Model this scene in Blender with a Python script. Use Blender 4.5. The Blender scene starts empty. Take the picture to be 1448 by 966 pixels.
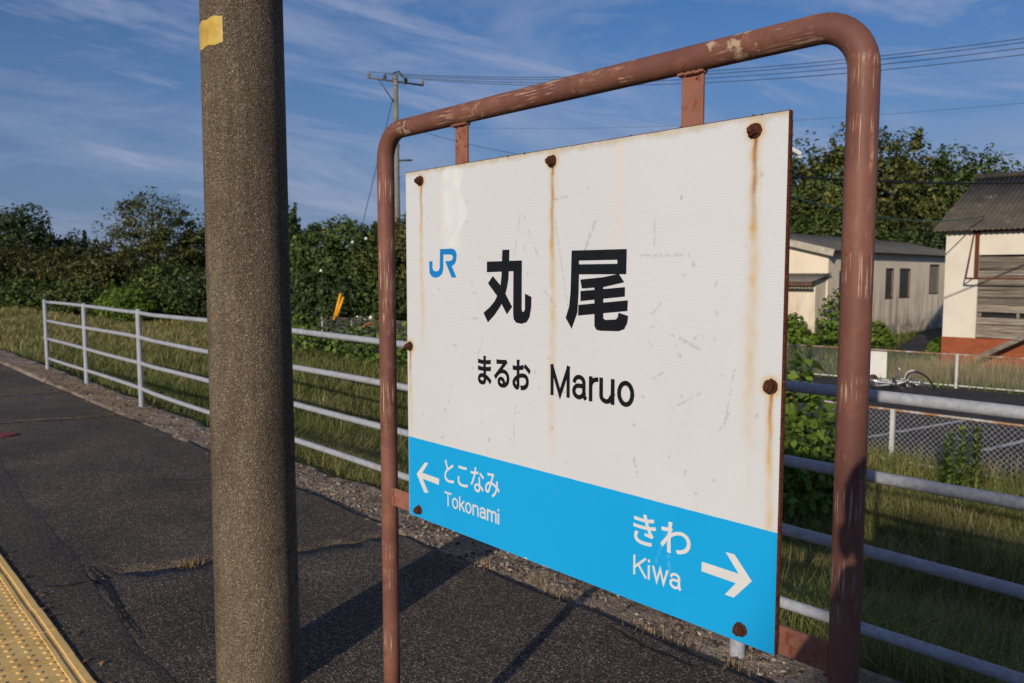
import bpy, bmesh, math, random
import numpy as np
from mathutils import Vector, Matrix, noise as mnoise
R = math.radians
scene = bpy.context.scene
COL = scene.collection
rng = np.random.default_rng(7)
random.seed(7)

# ------------------------------------------------------------------ camera
PITCH, YAW = R(4.739), R(41.249)
FW = Vector((-math.cos(YAW), math.sin(YAW), 0)); RT = Vector((math.sin(YAW), math.cos(YAW), 0)); UP = Vector((0, 0, 1))
CAMZ = 1.55
cd = bpy.data.cameras.new("camera"); cam = bpy.data.objects.new("camera", cd); COL.objects.link(cam)
fwd = FW * math.cos(PITCH) - UP * math.sin(PITCH); cup = UP * math.cos(PITCH) + FW * math.sin(PITCH)
cam.matrix_world = Matrix(((RT.x, cup.x, -fwd.x, 0), (RT.y, cup.y, -fwd.y, 0), (RT.z, cup.z, -fwd.z, CAMZ), (0, 0, 0, 1)))
cd.sensor_width = 36; cd.lens = 28.79; cd.clip_start = 0.05; cd.clip_end = 3000
cd.dof.use_dof = True; cd.dof.focus_distance = 1.85; cd.dof.aperture_fstop = 8.0
scene.camera = cam

# ------------------------------------------------------------------ light
SUN_EL = R(16.7)
S = Vector((0.445, -1.0, 0)).normalized()                     # horizontal direction to the sun
sunv = S * math.cos(SUN_EL) + UP * math.sin(SUN_EL)
sl = bpy.data.lights.new("sun", 'SUN'); so = bpy.data.objects.new("sun", sl); COL.objects.link(so)
sl.energy = 3.7; sl.angle = R(0.53); sl.color = (1.0, 0.885, 0.74)
so.rotation_euler = sunv.to_track_quat('Z', 'Y').to_euler()
so.location = (4, -9, 8)
w = bpy.data.worlds.new("World"); scene.world = w; w.use_nodes = True
wt = w.node_tree; wt.nodes.clear()
def WN(t, **k):
    n = wt.nodes.new(t)
    for a, b in k.items(): setattr(n, a, b)
    return n
sky = WN('ShaderNodeTexSky', sky_type='NISHITA', sun_disc=False, sun_elevation=SUN_EL, sun_rotation=math.atan2(S.x, S.y),
         air_density=1.0, dust_density=0.2, ozone_density=5.0, altitude=0)
bg = WN('ShaderNodeBackground'); bg.inputs['Strength'].default_value = 0.075
tint = WN('ShaderNodeMix', data_type='RGBA', blend_type='MULTIPLY'); tint.inputs[0].default_value = 1.0; tint.inputs[7].default_value = (0.74, 0.88, 1.06, 1)
wt.links.new(sky.outputs[0], tint.inputs[6]); wt.links.new(tint.outputs[2], bg.inputs['Color'])
tc = WN('ShaderNodeTexCoord'); sep = WN('ShaderNodeSeparateXYZ'); wt.links.new(tc.outputs['Generated'], sep.inputs[0])
def WM(op, a, b=None, clamp=False):
    n = WN('ShaderNodeMath', operation=op); n.use_clamp = clamp
    for i, v in enumerate((a, b)):
        if v is None: continue
        if isinstance(v, (int, float)): n.inputs[i].default_value = v
        else: wt.links.new(v, n.inputs[i])
    return n.outputs[0]
def cloud(ax, ay, az, tilt, scale, detail, lo, hi, off):
    cb = WN('ShaderNodeCombineXYZ')
    wt.links.new(WM('ADD', WM('MULTIPLY', sep.outputs['X'], ax), off), cb.inputs[0]); wt.links.new(WM('MULTIPLY', sep.outputs['Y'], ay), cb.inputs[1])
    wt.links.new(WM('ADD', WM('MULTIPLY', sep.outputs['Z'], az), WM('MULTIPLY', WM('ADD', sep.outputs['X'], sep.outputs['Y']), tilt)), cb.inputs[2])
    nn = WN('ShaderNodeTexNoise'); nn.inputs['Scale'].default_value = scale; nn.inputs['Detail'].default_value = detail; nn.inputs['Roughness'].default_value = 0.62; nn.inputs['Distortion'].default_value = 0.5
    wt.links.new(cb.outputs[0], nn.inputs['Vector']); c = WN('ShaderNodeValToRGB'); c.color_ramp.elements[0].position = lo; c.color_ramp.elements[1].position = hi
    wt.links.new(nn.outputs['Fac'], c.inputs[0]); return c.outputs[0]
bank = cloud(1.5, 1.5, 6.5, 0.9, 1.0, 10, 0.45, 0.62, 12.2)        # broad soft banks
wisp = cloud(3.0, 3.0, 17.0, 2.2, 1.0, 10, 0.49, 0.68, 2.6)       # thin streaks
cfac = WM('MULTIPLY', WM('MAXIMUM', WM('MULTIPLY', bank, 0.68), WM('MULTIPLY', wisp, 0.85)), 0.85, True)
bgc = WN('ShaderNodeBackground'); bgc.inputs['Color'].default_value = (0.33, 0.38, 0.54, 1); bgc.inputs['Strength'].default_value = 1.0
hz = WN('ShaderNodeMapRange'); wt.links.new(sep.outputs['Z'], hz.inputs[0]); hz.inputs[1].default_value = 0.0; hz.inputs[2].default_value = 0.30; hz.inputs[3].default_value = 0.9; hz.inputs[4].default_value = 0.0
bgh = WN('ShaderNodeBackground'); bgh.inputs['Color'].default_value = (0.145, 0.20, 0.345, 1)
m0 = WN('ShaderNodeMixShader'); wt.links.new(hz.outputs[0], m0.inputs[0]); wt.links.new(bg.outputs[0], m0.inputs[1]); wt.links.new(bgh.outputs[0], m0.inputs[2])
mx = WN('ShaderNodeMixShader'); wo = WN('ShaderNodeOutputWorld')
wt.links.new(cfac, mx.inputs[0]); wt.links.new(m0.outputs[0], mx.inputs[1]); wt.links.new(bgc.outputs[0], mx.inputs[2]); wt.links.new(mx.outputs[0], wo.inputs[0])
vs = scene.view_settings
vs.view_transform = 'Standard'; vs.look = 'None'; vs.exposure = 0.0; vs.gamma = 1.0; vs.use_curve_mapping = False
scene.cycles.max_bounces = 6

# ------------------------------------------------------------------ material helpers
class M:
    def __init__(s, name, rough=0.6, metal=0.0, spec=0.4):
        s.m = bpy.data.materials.new(name); s.m.use_nodes = True; s.t = s.m.node_tree
        s.b = s.t.nodes['Principled BSDF']; s.o = s.t.nodes['Material Output']
        s.b.inputs['Roughness'].default_value = rough; s.b.inputs['Metallic'].default_value = metal
        s.b.inputs['Specular IOR Level'].default_value = spec
    def n(s, t, **k):
        x = s.t.nodes.new(t)
        for a, b in k.items(): setattr(x, a, b)
        return x
    def put(s, sock, v):
        if isinstance(v, (int, float)): sock.default_value = v
        elif isinstance(v, (tuple, list)): sock.default_value = tuple(v) + ((1,) if len(v) == 3 and sock.type == 'RGBA' else ())
        else: s.t.links.new(v, sock)
    def co(s, kind='Object', scale=(1, 1, 1), rot=(0, 0, 0)):
        c = s.n('ShaderNodeTexCoord'); mp = s.n('ShaderNodeMapping')
        mp.inputs['Scale'].default_value = scale; mp.inputs['Rotation'].default_value = rot
        s.t.links.new(c.outputs[kind], mp.inputs[0]); return mp.outputs[0]
    def geo(s): return s.n('ShaderNodeNewGeometry')
    def noise(s, vec, scale, detail=4, rough=0.55, dist=0.0):
        x = s.n('ShaderNodeTexNoise'); s.put(x.inputs['Vector'], vec)
        x.inputs['Scale'].default_value = scale; x.inputs['Detail'].default_value = detail
        x.inputs['Roughness'].default_value = rough; x.inputs['Distortion'].default_value = dist
        return x.outputs['Fac']
    def voro(s, vec, scale, out='Color', feature='F1', rand=1.0):
        x = s.n('ShaderNodeTexVoronoi', feature=feature); s.put(x.inputs['Vector'], vec)
        x.inputs['Scale'].default_value = scale; x.inputs['Randomness'].default_value = rand
        return x.outputs[out]
    def ramp(s, fac, stops, interp='LINEAR'):
        x = s.n('ShaderNodeValToRGB'); x.color_ramp.interpolation = interp; s.put(x.inputs[0], fac)
        e = x.color_ramp.elements
        while len(e) < len(stops): e.new(0.5)
        for i, (p, c) in enumerate(stops):
            e[i].position = p; e[i].color = (tuple(c) + (1,)) if isinstance(c, (tuple, list)) else (c, c, c, 1)
        return x.outputs[0]
    def mix(s, fac, a, b, mode='MIX'):
        x = s.n('ShaderNodeMix', data_type='RGBA', blend_type=mode)
        s.put(x.inputs[0], fac); s.put(x.inputs[6], a); s.put(x.inputs[7], b); return x.outputs[2]
    def math(s, op, a, b=None, clamp=False, c=None):
        x = s.n('ShaderNodeMath', operation=op); x.use_clamp = clamp; s.put(x.inputs[0], a)
        if b is not None: s.put(x.inputs[1], b)
        if c is not None: s.put(x.inputs[2], c)
        return x.outputs[0]
    def bump(s, h, strength=0.3, dist=0.01):
        x = s.n('ShaderNodeBump'); s.put(x.inputs['Height'], h); x.inputs['Strength'].default_value = strength
        x.inputs['Distance'].default_value = dist; s.t.links.new(x.outputs[0], s.b.inputs['Normal']); return x
    def color(s, v): s.put(s.b.inputs['Base Color'], v)
    def rough(s, v): s.put(s.b.inputs['Roughness'], v)

def plain(name, c, rough=0.6, metal=0.0, var=0.25, scale=6, bump=0.0):
    m = M(name, rough, metal); v = m.co()
    nz = m.noise(v, scale, 6, 0.6)
    d = tuple(x * (1 - var) for x in c); l = tuple(min(1, x * (1 + var)) for x in c)
    m.color(m.ramp(nz, [(0.3, d), (0.7, l)]))
    if bump: m.bump(m.noise(v, scale * 6, 5), bump, 0.005)
    return m.m

def asphalt(name, lo, mid, hi, tint_noise=0.35, size=150, bump=0.7, stones=0.55):
    m = M(name, 0.86, spec=0.35); g = m.geo(); v = g.outputs['Position']
    wv = m.voro(v, size, 'Color'); cells = m.n('ShaderNodeSeparateColor'); m.put(cells.inputs[0], wv)
    c = m.ramp(cells.outputs[0], [(0.0, lo), (stones, mid), (0.9, hi), (1.0, tuple(x * 2.3 for x in hi))])
    big = m.noise(v, 1.1, 7, 0.65)
    c = m.mix(1.0, c, m.ramp(big, [(0.3, 1 - tint_noise), (0.7, 1 + tint_noise)]), 'MULTIPLY')
    dirt = m.noise(v, 0.45, 6, 0.7, 1.0)
    c = m.mix(m.ramp(dirt, [(0.55, 0.0), (0.78, 0.45)]), c, (0.085, 0.07, 0.05))
    m.color(c)
    dist = m.voro(v, size, 'Distance')
    hgt = m.math('ADD', m.math('MULTIPLY', dist, -0.8), m.math('MULTIPLY', m.noise(v, 60, 4), 1.0))
    m.bump(hgt, bump, 0.004)
    return m.m

MAT = {}
MAT['asphalt'] = asphalt('asphalt', (0.019, 0.013, 0.0092), (0.063, 0.0475, 0.035), (0.170, 0.130, 0.096), tint_noise=0.45, size=165, bump=0.7)
MAT['asphalt_patch'] = asphalt('asphalt_patch', (0.020, 0.0155, 0.0105), (0.054, 0.0435, 0.0305), (0.140, 0.113, 0.082), size=190, bump=0.55)
MAT['road'] = asphalt('road_asphalt', (0.012, 0.011, 0.011), (0.030, 0.028, 0.030), (0.06, 0.056, 0.055), size=60, bump=0.4)
MAT['crack_soil'] = plain('crack_soil', (0.10, 0.075, 0.05), 0.95, scale=30)

def kerb_mat():
    m = M('weathered_concrete', 0.9, spec=0.25); v = m.geo().outputs['Position']
    a = m.noise(v, 3.2, 8, 0.7); b = m.noise(v, 16, 6, 0.7)
    c = m.ramp(a, [(0.28, (0.08, 0.06, 0.042)), (0.40, (0.24, 0.18, 0.125)), (0.6, (0.42, 0.325, 0.235)), (0.8, (0.50, 0.39, 0.28))])
    pv = m.voro(v, 70, 'Color'); sp = m.n('ShaderNodeSeparateColor'); m.put(sp.inputs[0], pv)
    peb = m.ramp(sp.outputs[0], [(0.0, (0.06, 0.048, 0.036)), (0.4, (0.22, 0.16, 0.105)), (0.75, (0.34, 0.24, 0.15)), (1.0, (0.46, 0.38, 0.30))])
    c = m.mix(m.ramp(b, [(0.46, 0.0), (0.60, 0.75)]), c, peb)
    c = m.mix(m.ramp(m.noise(v, 5, 6, 0.7, 0.5), [(0.55, 0.0), (0.68, 0.8)]), c, (0.025, 0.021, 0.016))
    m.color(c)
    m.bump(m.math('ADD', m.math('MULTIPLY', m.voro(v, 70, 'Distance'), -1.0), m.math('MULTIPLY', b, 2.0)), 0.8, 0.008)
    return m.m
MAT['kerb'] = kerb_mat()

def soil_mat():
    m = M('ground_cover', 0.95, spec=0.15); v = m.geo().outputs['Position']
    a = m.noise(v, 0.35, 6, 0.65); b = m.noise(v, 6, 6, 0.7)
    c = m.ramp(a, [(0.3, (0.075, 0.085, 0.028)), (0.5, (0.15, 0.135, 0.05)), (0.7, (0.22, 0.18, 0.08))])
    c = m.mix(m.ramp(b, [(0.35, 0.75), (0.7, 0.0)]), c, (0.02, 0.02, 0.009))
    m.color(c); m.bump(b, 1.0, 0.08); return m.m
MAT['soil'] = soil_mat()

def tact_mat():
    m = M('tactile_yellow', 0.72, spec=0.3); v = m.geo().outputs['Position']
    a = m.noise(v, 9, 8, 0.7); b = m.noise(v, 60, 5, 0.7)
    c = m.ramp(a, [(0.3, (0.62, 0.385, 0.115)), (0.5, (0.84, 0.545, 0.185)), (0.75, (0.88, 0.61, 0.25))])
    c = m.mix(m.ramp(b, [(0.60, 0.0), (0.74, 0.6)]), c, (0.16, 0.11, 0.05))
    m.color(c); m.bump(b, 0.25, 0.003); return m.m
MAT['tactile'] = tact_mat()

def galv_mat():
    m = M('galvanised_steel', 0.5, 0.0, 0.3); v = m.geo().outputs['Position']
    sp = m.voro(v, 60, 'Color'); sc = m.n('ShaderNodeSeparateColor'); m.put(sc.inputs[0], sp)
    c = m.ramp(sc.outputs[0], [(0, (0.31, 0.325, 0.355)), (1, (0.41, 0.425, 0.46))])
    c = m.mix(m.ramp(m.noise(v, 7, 7, 0.7), [(0.48, 0.0), (0.68, 0.55)]), c, (0.26, 0.255, 0.25))
    c = m.mix(m.ramp(m.noise(v, 28, 6, 0.7), [(0.66, 0.0), (0.74, 0.7)]), c, (0.26, 0.20, 0.14))
    m.color(c); m.rough(m.ramp(m.noise(v, 12, 5), [(0.3, 0.36), (0.7, 0.58)])); return m.m
MAT['galv'] = galv_mat()
MAT['wire'] = plain('galvanised_wire', (0.50, 0.50, 0.48), 0.5, var=0.15)

def pipe_mat():
    m = M('brown_paint', 0.55, spec=0.22); g = m.geo(); v = g.outputs['Position']; n = g.outputs['Normal']
    a = m.noise(v, 4.5, 6, 0.6)
    c = m.ramp(a, [(0.3, (0.125, 0.052, 0.039)), (0.55, (0.18, 0.077, 0.057)), (0.75, (0.225, 0.103, 0.078))])
    c = m.mix(m.ramp(m.noise(v, 11, 6, 0.68, 0.8), [(0.50, 0.0), (0.66, 0.7)]), c, (0.27, 0.115, 0.075))
    # scratches drawn out along each pipe: vertical on the posts, lengthwise on the top rail
    mpv = m.n('ShaderNodeMapping'); mpv.inputs['Scale'].default_value = (300, 300, 8); m.put(mpv.inputs[0], v)
    mph = m.n('ShaderNodeMapping'); mph.inputs['Scale'].default_value = (11, 300, 300); m.put(mph.inputs[0], v)
    sx = m.n('ShaderNodeSeparateXYZ'); m.put(sx.inputs[0], v)
    top = m.math('GREATER_THAN', sx.outputs[2], 1.905)
    sv = m.noise(mpv.outputs[0], 1.0, 3, 0.6); sh = m.noise(mph.outputs[0], 1.0, 3, 0.6)
    ss = m.mix(top, sv, sh)
    patch = m.noise(v, 6.5, 4, 0.6, 0.6)
    k = m.math('MULTIPLY', m.ramp(ss, [(0.545, 0.0), (0.58, 1.0)]), m.ramp(patch, [(0.49, 0.0), (0.58, 1.0)]))
    c = m.mix(m.math('MULTIPLY', k, 0.75), c, (0.56, 0.36, 0.26))
    # bare flaking patches and rust pits
    pit = m.math('MULTIPLY', m.ramp(m.voro(v, 42, 'Distance'), [(0.10, 1.0), (0.22, 0.0)]), m.ramp(m.noise(v, 5.5, 3, 0.6), [(0.46, 0.0), (0.52, 1.0)]))
    c = m.mix(m.math('MULTIPLY', pit, 0.9), c, (0.26, 0.07, 0.028))
    fl = m.math('MULTIPLY', m.ramp(m.noise(v, 26, 7, 0.7), [(0.55, 0.0), (0.60, 1.0)]), m.math('MULTIPLY', top, m.ramp(m.noise(v, 5.4, 3), [(0.52, 0.0), (0.60, 1.0)])))
    c = m.mix(m.math('MULTIPLY', fl, 0.8), c, (0.50, 0.37, 0.25))
    m.color(c)
    m.bump(m.math('ADD', m.math('MULTIPLY', k, -0.6), m.math('ADD', m.math('MULTIPLY', pit, 0.8), m.math('MULTIPLY', a, 0.4))), 0.35, 0.0015)
    return m.m
MAT['pipe'] = pipe_mat()

def bracket_mat():
    m = M('rusting_brown_paint', 0.65, spec=0.3); v = m.geo().outputs['Position']
    c = m.ramp(m.noise(v, 12, 6, 0.6), [(0.3, (0.22, 0.085, 0.055)), (0.7, (0.33, 0.15, 0.105))])
    r = m.ramp(m.noise(v, 38, 6, 0.7), [(0.56, 0.0), (0.64, 1.0)])
    c = m.mix(r, c, (0.25, 0.06, 0.018)); d = m.ramp(m.voro(v, 60, 'Distance'), [(0.12, 1.0), (0.22, 0.0)])
    c = m.mix(m.math('MULTIPLY', d, m.ramp(m.noise(v, 13, 3), [(0.5, 0), (0.6, 1)])), c, (0.05, 0.016, 0.009))
    m.color(c); m.bump(r, 0.5, 0.002); return m.m
MAT['bracket'] = bracket_mat()

def rust_mat(name='rust', c0=(0.035, 0.014, 0.010), c1=(0.12, 0.038, 0.018)):
    m = M(name, 0.9, spec=0.2); v = m.geo().outputs['Position']
    a = m.noise(v, 90, 6, 0.7); m.color(m.ramp(a, [(0.3, c0), (0.7, c1)])); m.bump(a, 0.8, 0.003); return m.m
MAT['rust'] = rust_mat()
MAT['rust_edge'] = rust_mat('rust_edge', (0.05, 0.016, 0.010), (0.19, 0.062, 0.03))

# sign face: blue band below z = BAND, hex-cell sheeting, dirt from a per-vertex mask painted below
BAND = 1.1032
def face_mat():
    m = M('reflective_sheeting', 0.32, spec=0.45); v = m.geo().outputs['Position']
    sx = m.n('ShaderNodeSeparateXYZ'); m.put(sx.inputs[0], v); X, Z = sx.outputs[0], sx.outputs[2]
    a = 0.0040
    def cell(off):
        u = m.math('MULTIPLY', m.math('SUBTRACT', m.math('FRACT', m.math('ADD', m.math('DIVIDE', X, a), off)), 0.5), a)
        q = m.math('MULTIPLY', m.math('SUBTRACT', m.math('FRACT', m.math('ADD', m.math('DIVIDE', Z, a * 1.732), off)), 0.5), a * 1.732)
        return m.math('SQRT', m.math('ADD', m.math('MULTIPLY', u, u), m.math('MULTIPLY', q, q)))
    d = m.math('DIVIDE', m.math('MINIMUM', cell(0.0), cell(0.5)), a)
    hexm = m.ramp(d, [(0.40, 1.0), (0.50, 0.0)])
    bn = m.math('ADD', Z, m.math('MULTIPLY', m.math('SUBTRACT', m.noise(v, 30, 3), 0.5), 0.0016))
    blue = m.math('LESS_THAN', bn, BAND)
    chip = m.math('MULTIPLY', m.math('LESS_THAN', Z, m.math('ADD', 0.884, m.math('MULTIPLY', m.math('SUBTRACT', m.noise(v, 11, 4, 0.6), 0.60), 0.06))), 1.0)
    blue = m.math('MULTIPLY', blue, m.math('SUBTRACT', 1.0, chip))
    wcol = m.mix(m.noise(v, 2.2, 5, 0.6), (0.64, 0.655, 0.665), (0.74, 0.755, 0.77))
    wcol = m.mix(hexm, m.mix(1.0, wcol, (0.68, 0.68, 0.69), 'MULTIPLY'), wcol)
    bcol = m.mix(m.noise(v, 3.5, 6, 0.65), (0.006, 0.37, 0.77), (0.014, 0.45, 0.87))
    bcol = m.mix(hexm, m.mix(1.0, bcol, (0.62, 0.68, 0.74), 'MULTIPLY'), bcol)
    c = m.mix(blue, wcol, bcol)
    def att(nm):
        at = m.n('ShaderNodeAttribute', attribute_type='GEOMETRY'); at.attribute_name = nm; return at
    at = att('stain')
    sc = m.n('ShaderNodeSeparateColor'); m.put(sc.inputs[0], at.outputs['Color'])
    nb = m.math('SUBTRACT', 1.0, blue)
    c = m.mix(m.math('MULTIPLY', sc.outputs[1], nb), c, (0.60, 0.365, 0.05))            # yellow run
    c = m.mix(m.math('MULTIPLY', sc.outputs[0], nb), c, (0.25, 0.075, 0.012))           # orange-brown run
    c = m.mix(sc.outputs[2], c, (0.15, 0.135, 0.11))            # grey scuffs
    at2 = att('stain_soft'); s2 = m.n('ShaderNodeSeparateColor'); m.put(s2.inputs[0], at2.outputs['Color'])
    c = m.mix(m.math('MULTIPLY', s2.outputs[0], nb), c, (0.74, 0.60, 0.50))             # pale pinkish run
    c = m.mix(s2.outputs[1], c, (0.80, 0.80, 0.78))             # chalky bright scrape
    c = m.mix(s2.outputs[2], c, (0.50, 0.42, 0.28))             # dirt along the top edge
    m.color(c); m.rough(m.mix(hexm, (0.42,) * 3, (0.30,) * 3))
    m.bump(hexm, 0.12, 0.0006)
    return m.m
MAT['face'] = face_mat()
MAT['black_vinyl'] = plain('black_vinyl', (0.008, 0.008, 0.010), 0.4, scale=20)
MAT['white_vinyl'] = plain('white_vinyl', (0.68, 0.68, 0.66), 0.4, var=0.07, scale=8)
MAT['emblem_blue'] = plain('emblem_blue', (0.006, 0.21, 0.55), 0.4, var=0.1, scale=8)

def pole_mat():
    m = M('aggregate_concrete', 0.9, spec=0.2); v = m.co('Object')
    cv = m.voro(v, 300, 'Color'); sc = m.n('ShaderNodeSeparateColor'); m.put(sc.inputs[0], cv)
    c = m.ramp(sc.outputs[0], [(0.0, (0.08, 0.06, 0.041)), (0.45, (0.160, 0.121, 0.082)), (0.86, (0.225, 0.173, 0.120)), (0.95, (0.30, 0.245, 0.175)), (1.0, (0.46, 0.39, 0.30))])
    mp = m.co('Object', (7, 7, 0.8)); st = m.noise(mp, 1.0, 7, 0.68)
    c = m.mix(1.0, c, m.ramp(st, [(0.3, 0.48), (0.7, 1.22)]), 'MULTIPLY')
    c = m.mix(1.0, c, m.ramp(m.noise(v, 1.6, 5, 0.65), [(0.3, 0.68), (0.7, 1.22)]), 'MULTIPLY')
    c = m.mix(m.ramp(m.noise(v, 16, 7, 0.78), [(0.57, 0.0), (0.70, 0.75)]), c, (0.05, 0.037, 0.026))
    c = m.mix(m.ramp(m.noise(v, 4, 6, 0.7), [(0.60, 0.0), (0.75, 0.35)]), c, (0.13, 0.125, 0.05))
    m.color(c)
    m.bump(m.math('ADD', m.math('MULTIPLY', m.voro(v, 240, 'Distance'), -1.0), m.math('MULTIPLY', m.noise(v, 60, 5), 1.4)), 0.85, 0.004); return m.m
MAT['pole'] = pole_mat()
MAT['far_pole'] = plain('far_pole_concrete', (0.20, 0.19, 0.155), 0.85, scale=3)
MAT['dark_metal'] = plain('dark_metal', (0.05, 0.05, 0.055), 0.5)
MAT['porcelain'] = plain('porcelain', (0.22, 0.22, 0.21), 0.3)
MAT['cable'] = plain('cable_black', (0.012, 0.012, 0.014), 0.6)
MAT['cable_blue'] = plain('cable_far', (0.03, 0.045, 0.075), 0.6)
MAT['cable_green'] = plain('cable_green', (0.02, 0.09, 0.075), 0.5)
MAT['guard_yellow'] = plain('guard_yellow', (0.80, 0.38, 0.02), 0.5, var=0.1)
MAT['sticker'] = None
def sticker_mat():
    m = M('worn_yellow_sticker', 0.5); v = m.co('Object')
    c = m.ramp(m.noise(v, 22, 5, 0.7), [(0.3, (0.42, 0.27, 0.035)), (0.7, (0.60, 0.42, 0.09))])
    c = m.mix(m.ramp(m.noise(v, 70, 4, 0.7), [(0.60, 0.0), (0.68, 0.7)]), c, (0.24, 0.15, 0.05)); m.color(c); return m.m
MAT['sticker'] = sticker_mat()

def leaf_mat(name, dark, mid, light, extra=None, extra_p=0.95, transl=0.25):
    m = M(name, 0.55, spec=0.25); g = m.geo(); r = g.outputs['Random Per Island']
    st = [(0.0, dark), (0.5, mid), (0.88, light)] + ([(extra_p, light), (min(1, extra_p + 0.01), extra)] if extra else [])
    c = m.ramp(r, st)
    c = m.mix(1.0, c, m.ramp(m.noise(g.outputs['Position'], 0.7, 4), [(0.3, 0.7), (0.7, 1.3)]), 'MULTIPLY')
    m.color(c)
    tr = m.n('ShaderNodeBsdfTranslucent'); m.put(tr.inputs[0], c); mx = m.n('ShaderNodeMixShader'); mx.inputs[0].default_value = transl
    m.t.links.new(m.b.outputs[0], mx.inputs[1]); m.t.links.new(tr.outputs[0], mx.inputs[2]); m.t.links.new(mx.outputs[0], m.o.inputs[0])
    return m.m
MAT['leaf_dark'] = leaf_mat('leaf_dark', (0.019, 0.034, 0.011), (0.046, 0.071, 0.022), (0.093, 0.124, 0.037))
MAT['leaf_mid'] = leaf_mat('leaf_mid', (0.028, 0.050, 0.012), (0.065, 0.102, 0.025), (0.132, 0.171, 0.043), (0.310, 0.186, 0.046), 0.985)
MAT['leaf_olive'] = leaf_mat('leaf_olive', (0.046, 0.056, 0.016), (0.109, 0.112, 0.031), (0.186, 0.171, 0.050), (0.341, 0.171, 0.046), 0.96)
MAT['leaf_feather'] = leaf_mat('leaf_feather', (0.032, 0.042, 0.011), (0.075, 0.088, 0.022), (0.135, 0.135, 0.035), (0.22, 0.13, 0.035), 0.975)
MAT['leaf_grove'] = leaf_mat('leaf_grove', (0.036, 0.050, 0.013), (0.085, 0.105, 0.026), (0.165, 0.17, 0.042), (0.24, 0.19, 0.05), 0.97)
MAT['leaf_brown'] = leaf_mat('leaf_brown', (0.032, 0.041, 0.012), (0.070, 0.078, 0.021), (0.12, 0.115, 0.033), (0.18, 0.11, 0.03), 0.98)
MAT['leaf_bright'] = leaf_mat('leaf_bright', (0.06, 0.11, 0.014), (0.13, 0.21, 0.028), (0.21, 0.30, 0.05), None, 0.9, 0.35)
MAT['leaf_stalk'] = leaf_mat('leaf_stalk', (0.13, 0.19, 0.03), (0.22, 0.30, 0.055), (0.32, 0.40, 0.09), None, 0.9, 0.4)
MAT['grass'] = leaf_mat('grass_blades', (0.115, 0.140, 0.034), (0.235, 0.25, 0.068), (0.38, 0.35, 0.13), (0.54, 0.42, 0.20), 0.92, 0.5)
MAT['grass_green'] = leaf_mat('grass_green', (0.08, 0.125, 0.022), (0.16, 0.215, 0.042), (0.26, 0.32, 0.07), None, 0.9, 0.5)
MAT['grass_tan'] = leaf_mat('grass_tan', (0.260, 0.221, 0.078), (0.468, 0.377, 0.150), (0.650, 0.520, 0.247), None, 0.9, 0.5)
MAT['dry_grass'] = leaf_mat('dry_grass', (0.20, 0.12, 0.05), (0.36, 0.24, 0.11), (0.50, 0.36, 0.18), None, 0.9, 0.2)
MAT['bark'] = plain('bark', (0.07, 0.055, 0.04), 0.9, scale=12, bump=0.5)

# ------------------------------------------------------------------ object helpers
def tag(o, label=None, cat=None, group=None, kind=None):
    if label: o['label'] = label
    if cat: o['category'] = cat
    if group: o['group'] = group
    if kind: o['kind'] = kind
    return o
def link(name, me, mat=None, parent=None, smooth=False):
    o = bpy.data.objects.new(name, me); COL.objects.link(o)
    if mat is not None:
        for x in (mat if isinstance(mat, list) else [mat]): me.materials.append(x)
    if parent is not None: o.parent = parent
    if smooth: me.polygons.foreach_set('use_smooth', [True] * len(me.polygons))
    return o
def empty(name, loc=(0, 0, 0), rz=0.0, **k):
    o = bpy.data.objects.new(name, None); COL.objects.link(o); o.location = loc; o.rotation_euler = (0, 0, rz); o.empty_display_size = 0.2
    return tag(o, **k)
def copy_tree(o, parent=None):
    c = o.copy(); COL.objects.link(c); c.parent = parent
    for ch in list(o.children): copy_tree(ch, c)
    return c
def np_mesh(name, V, F):
    V = np.asarray(V, dtype=np.float32); F = np.asarray(F, dtype=np.int32); k = F.shape[1]
    me = bpy.data.meshes.new(name); me.vertices.add(len(V)); me.vertices.foreach_set('co', V.ravel())
    me.loops.add(F.size); me.loops.foreach_set('vertex_index', F.ravel())
    me.polygons.add(len(F)); me.polygons.foreach_set('loop_start', np.arange(0, F.size, k, dtype=np.int32))
    me.update(calc_edges=True); me.validate(); return me
def bmesh_to(name, bm, mat=None, parent=None, smooth=False):
    bmesh.ops.recalc_face_normals(bm, faces=bm.faces[:])
    me = bpy.data.meshes.new(name); bm.to_mesh(me); bm.free(); return link(name, me, mat, parent, smooth)
def bx(bm, c, s, rot=None, bevel=0.0):
    m = Matrix.Translation(Vector(c)) @ (rot.to_4x4() if rot else Matrix.Identity(4)) @ Matrix.Diagonal((s[0], s[1], s[2], 1))
    r = bmesh.ops.create_cube(bm, size=1.0, matrix=m)
    if bevel:
        es = list({e for v in r['verts'] for e in v.link_edges})
        bmesh.ops.bevel(bm, geom=es, offset=bevel, segments=2, affect='EDGES', profile=0.5)
def box(name, c, s, mat, parent=None, rot=None, bevel=0.0):
    bm = bmesh.new(); bx(bm, c, s, rot, bevel); return bmesh_to(name, bm, mat, parent)
def cyl(bm, p0, p1, r0, r1=None, seg=12, cap=True):
    p0, p1 = Vector(p0), Vector(p1); d = p1 - p0; r1 = r0 if r1 is None else r1
    m = Matrix.Translation((p0 + p1) / 2) @ d.to_track_quat('Z', 'Y').to_matrix().to_4x4()
    bmesh.ops.create_cone(bm, cap_ends=cap, cap_tris=False, segments=seg, radius1=r0, radius2=r1, depth=d.length, matrix=m)
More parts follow.
